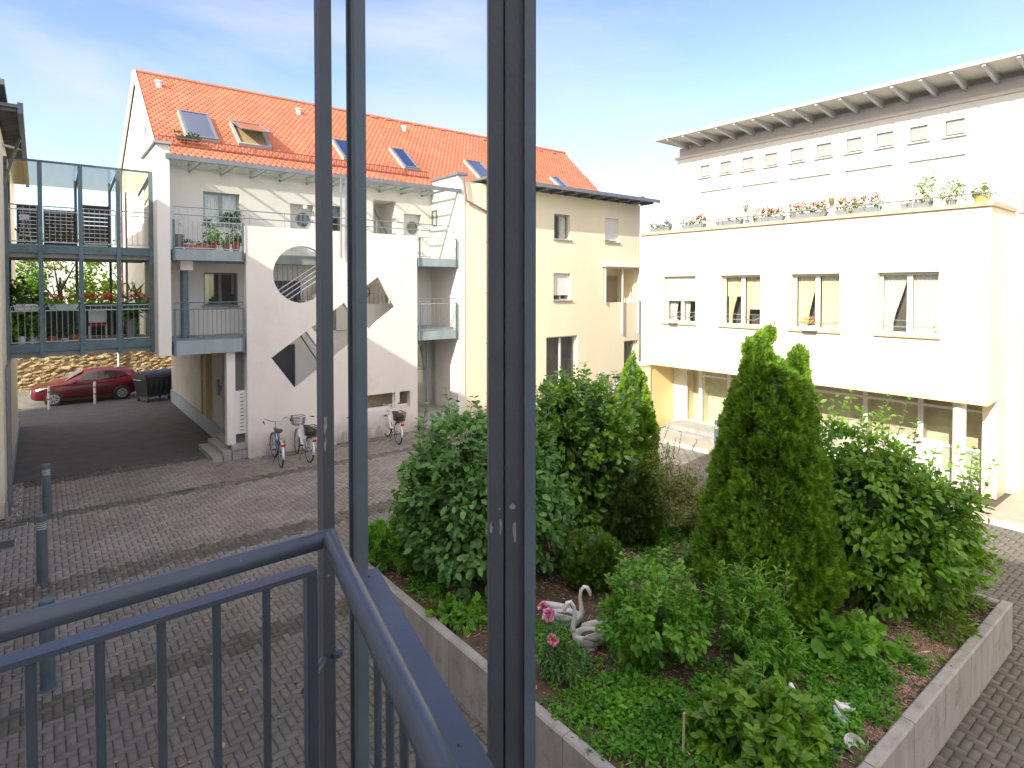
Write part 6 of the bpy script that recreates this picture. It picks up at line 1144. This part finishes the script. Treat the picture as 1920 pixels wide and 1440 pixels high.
# left panel: flat top bar, end stile, bars
def Yp(y, px, py): return on(1, y, px, py)
pa = Yp(1.45, 590, 1068); pb = Yp(1.40, 0, 1240); zt = pa.z; 
m_ = MB(); m_.bar((pa.x, 1.455, zt), (-1.9, 1.39, zt), .04, .012); m_.bar((pa.x-.01, 1.453, zt-.007), (pa.x-.01, 1.453, 3.6), .026, .03, (0, 1, 0)); m_.bar((pa.x, 1.455, 3.6), (-1.9, 1.39, 3.6), .04, .012); pn = m_.build('panel_frame', STEELB, BR); m_ = MB()
for k in range(22):
    x = pa.x-.115-.108*k
    if x < -1.85: break
    y = 1.455-(pa.x-x)*.0265; m_.tube([(x, y, 3.6), (x, y, zt-.006)], .0095, 12, caps=False)
build_each(m_, 'baluster', STEELB, BR)
# right panel beyond the handrail
zt2 = 4.50; q0 = on(2, zt2, 689, 1072); q1 = on(2, zt2, 888, 1440); e2 = (q1-q0).normalized()
m_ = MB(); m_.bar(q0, q0+e2*2.6, .050, .010); m_.bar(q0+Vector((0, 0, -.9)), q0+e2*2.6+Vector((0, 0, -.9)), .05, .012); m_.build('panel_frame', STEELB, BR); m_ = MB()
for k in range(20): c = q0+e2*(.10+.108*k); m_.tube([(c.x, c.y, 3.6), (c.x, c.y, zt2-.006)], .0095, 12, caps=False)
build_each(m_, 'baluster', STEELB, BR)
# posts
def vpost(px0, px1, depth, z0=2.0, z1=7.4, th=.05):
    a, b = ray(px0, CY), ray(px1, CY); return Vector((0, 0, 0))+a*depth, b*depth
pA0, pA1 = vpost(591, 626, 1.62); wA = (pA1-pA0); m_ = MB(); cA = (pA0+pA1)/2
m_.bar((cA.x, cA.y, 2.0), (cA.x, cA.y, 7.4), .032, .040, (0, 1, 0)); m_.build('post', STEELD, BR)
cB = ray(674, CY)*1.72
m_ = MB(); m_.bar((cB.x, cB.y, 2.0), (cB.x, cB.y, 7.4), .032, .030, (0, 1, 0)); m_.bar((cB.x-.0, cB.y+.0305, 2.0), (cB.x, cB.y+.0305, 7.4), .044, .006, (0, 1, 0)); m_.build('post', STEEL, BR)
# large door-height post: two stiles with a shadow gap, and a side flange
cC = ray(952, CY)*1.02; ax = Vector((math.sin(YAW+.12), -math.cos(YAW+.12), 0)); ay = Vector((ax.y*-1, ax.x, 0)); ay = Vector((-ax.y, ax.x, 0))
def prism(mb, c, ax, ay, w0, w1, d0, d1, z0, z1):
    vs = [];
    for z in (z0, z1):
        for a_, b_ in ((w0, d0), (w1, d0), (w1, d1), (w0, d1)): p = c+ax*a_+ay*b_; vs.append((p.x, p.y, z))
    mb.add(vs, [(0, 3, 2, 1), (4, 5, 6, 7), (0, 1, 5, 4), (1, 2, 6, 5), (2, 3, 7, 6), (3, 0, 4, 7)])
m_ = MB(); prism(m_, cC, ax, ay, -.033, -.008, 0, .03, 2.0, 7.4); prism(m_, cC, ax, ay, -.004, .027, 0, .03, 2.0, 7.4); prism(m_, cC, ax, ay, -.0075, -.0045, .010, .03, 2.0, 7.4); m_.build('post', STEELD, BR)
m_ = MB(); prism(m_, cC, ax, ay, .0275, .0465, -.012, .034, 2.0, 7.4); m_.build('post_flange', STEEL, BR)
def chips(c, a_, n_, pts, nm='paint_chip'):
    for w, z, rx, rz in pts:
        m_ = MB(); k = 11; ring = []
        for i in range(k): t = 2*math.pi*i/k; q = random.uniform(.55, 1.25); p = c+a_*(w+math.cos(t)*rx*q)-n_*.0006; ring.append((p.x, p.y, z+math.sin(t)*rz*q))
        m_.add(ring, [tuple(range(k))]); m_.build(nm, CHIPW, BR)
CHIPW = mat('bare_primer', (.27, .26, .25), .8, .2, 60)
def zat(py, dep): return EYE-(py-540)/FPX*dep
chips(cC, ax, ay, [(.012, zat(1010, 1.0), .0035, .022), (.008, zat(962, 1.0), .005, .006), (-.012, zat(1000, 1.0), .003, .012), (-.029, zat(1000, 1.0), .003, .010), (-.014, zat(965, 1.0), .002, .003)])
chips(Vector((cA.x, cA.y-.020, 0)), Vector((1, 0, 0)), Vector((0, 1, 0)), [(-.008, zat(795, 1.6), .006, .03), (-.009, zat(835, 1.6), .004, .018), (-.002, zat(1085, 1.6), .004, .004)])
for px, py in ((692, 1080), (862, 1395)): p = on(2, 4.506, px, py); m_ = MB(); m_.lathe([(.004, 4.504), (.003, 4.5075), (.0, 4.508)], p.x, p.y, 8); m_.build('screw', STEELD, BR)
# brackets with bolts on the first post
for z in (4.20, 3.75):
    m_ = MB(); m_.tube([(pa.x-.02, 1.47, z), (cA.x, cA.y, z)], .009, 8); m_.lathe([(.016, -.004), (.016, .008), (.006, .012)], 0, 0, 8); m_.v[-24:] = [(v[0]+cA.x+.02, v[1]+cA.y-.02, v[2]+z) for v in m_.v[-24:]]; m_.build('bracket', STEELB, BR)
m_ = MB(); m_.box(-1.94, .62, -2, 1.5, 3.35, 3.5); m_.build('balcony_floor', CONC, BR)
print('all ok')
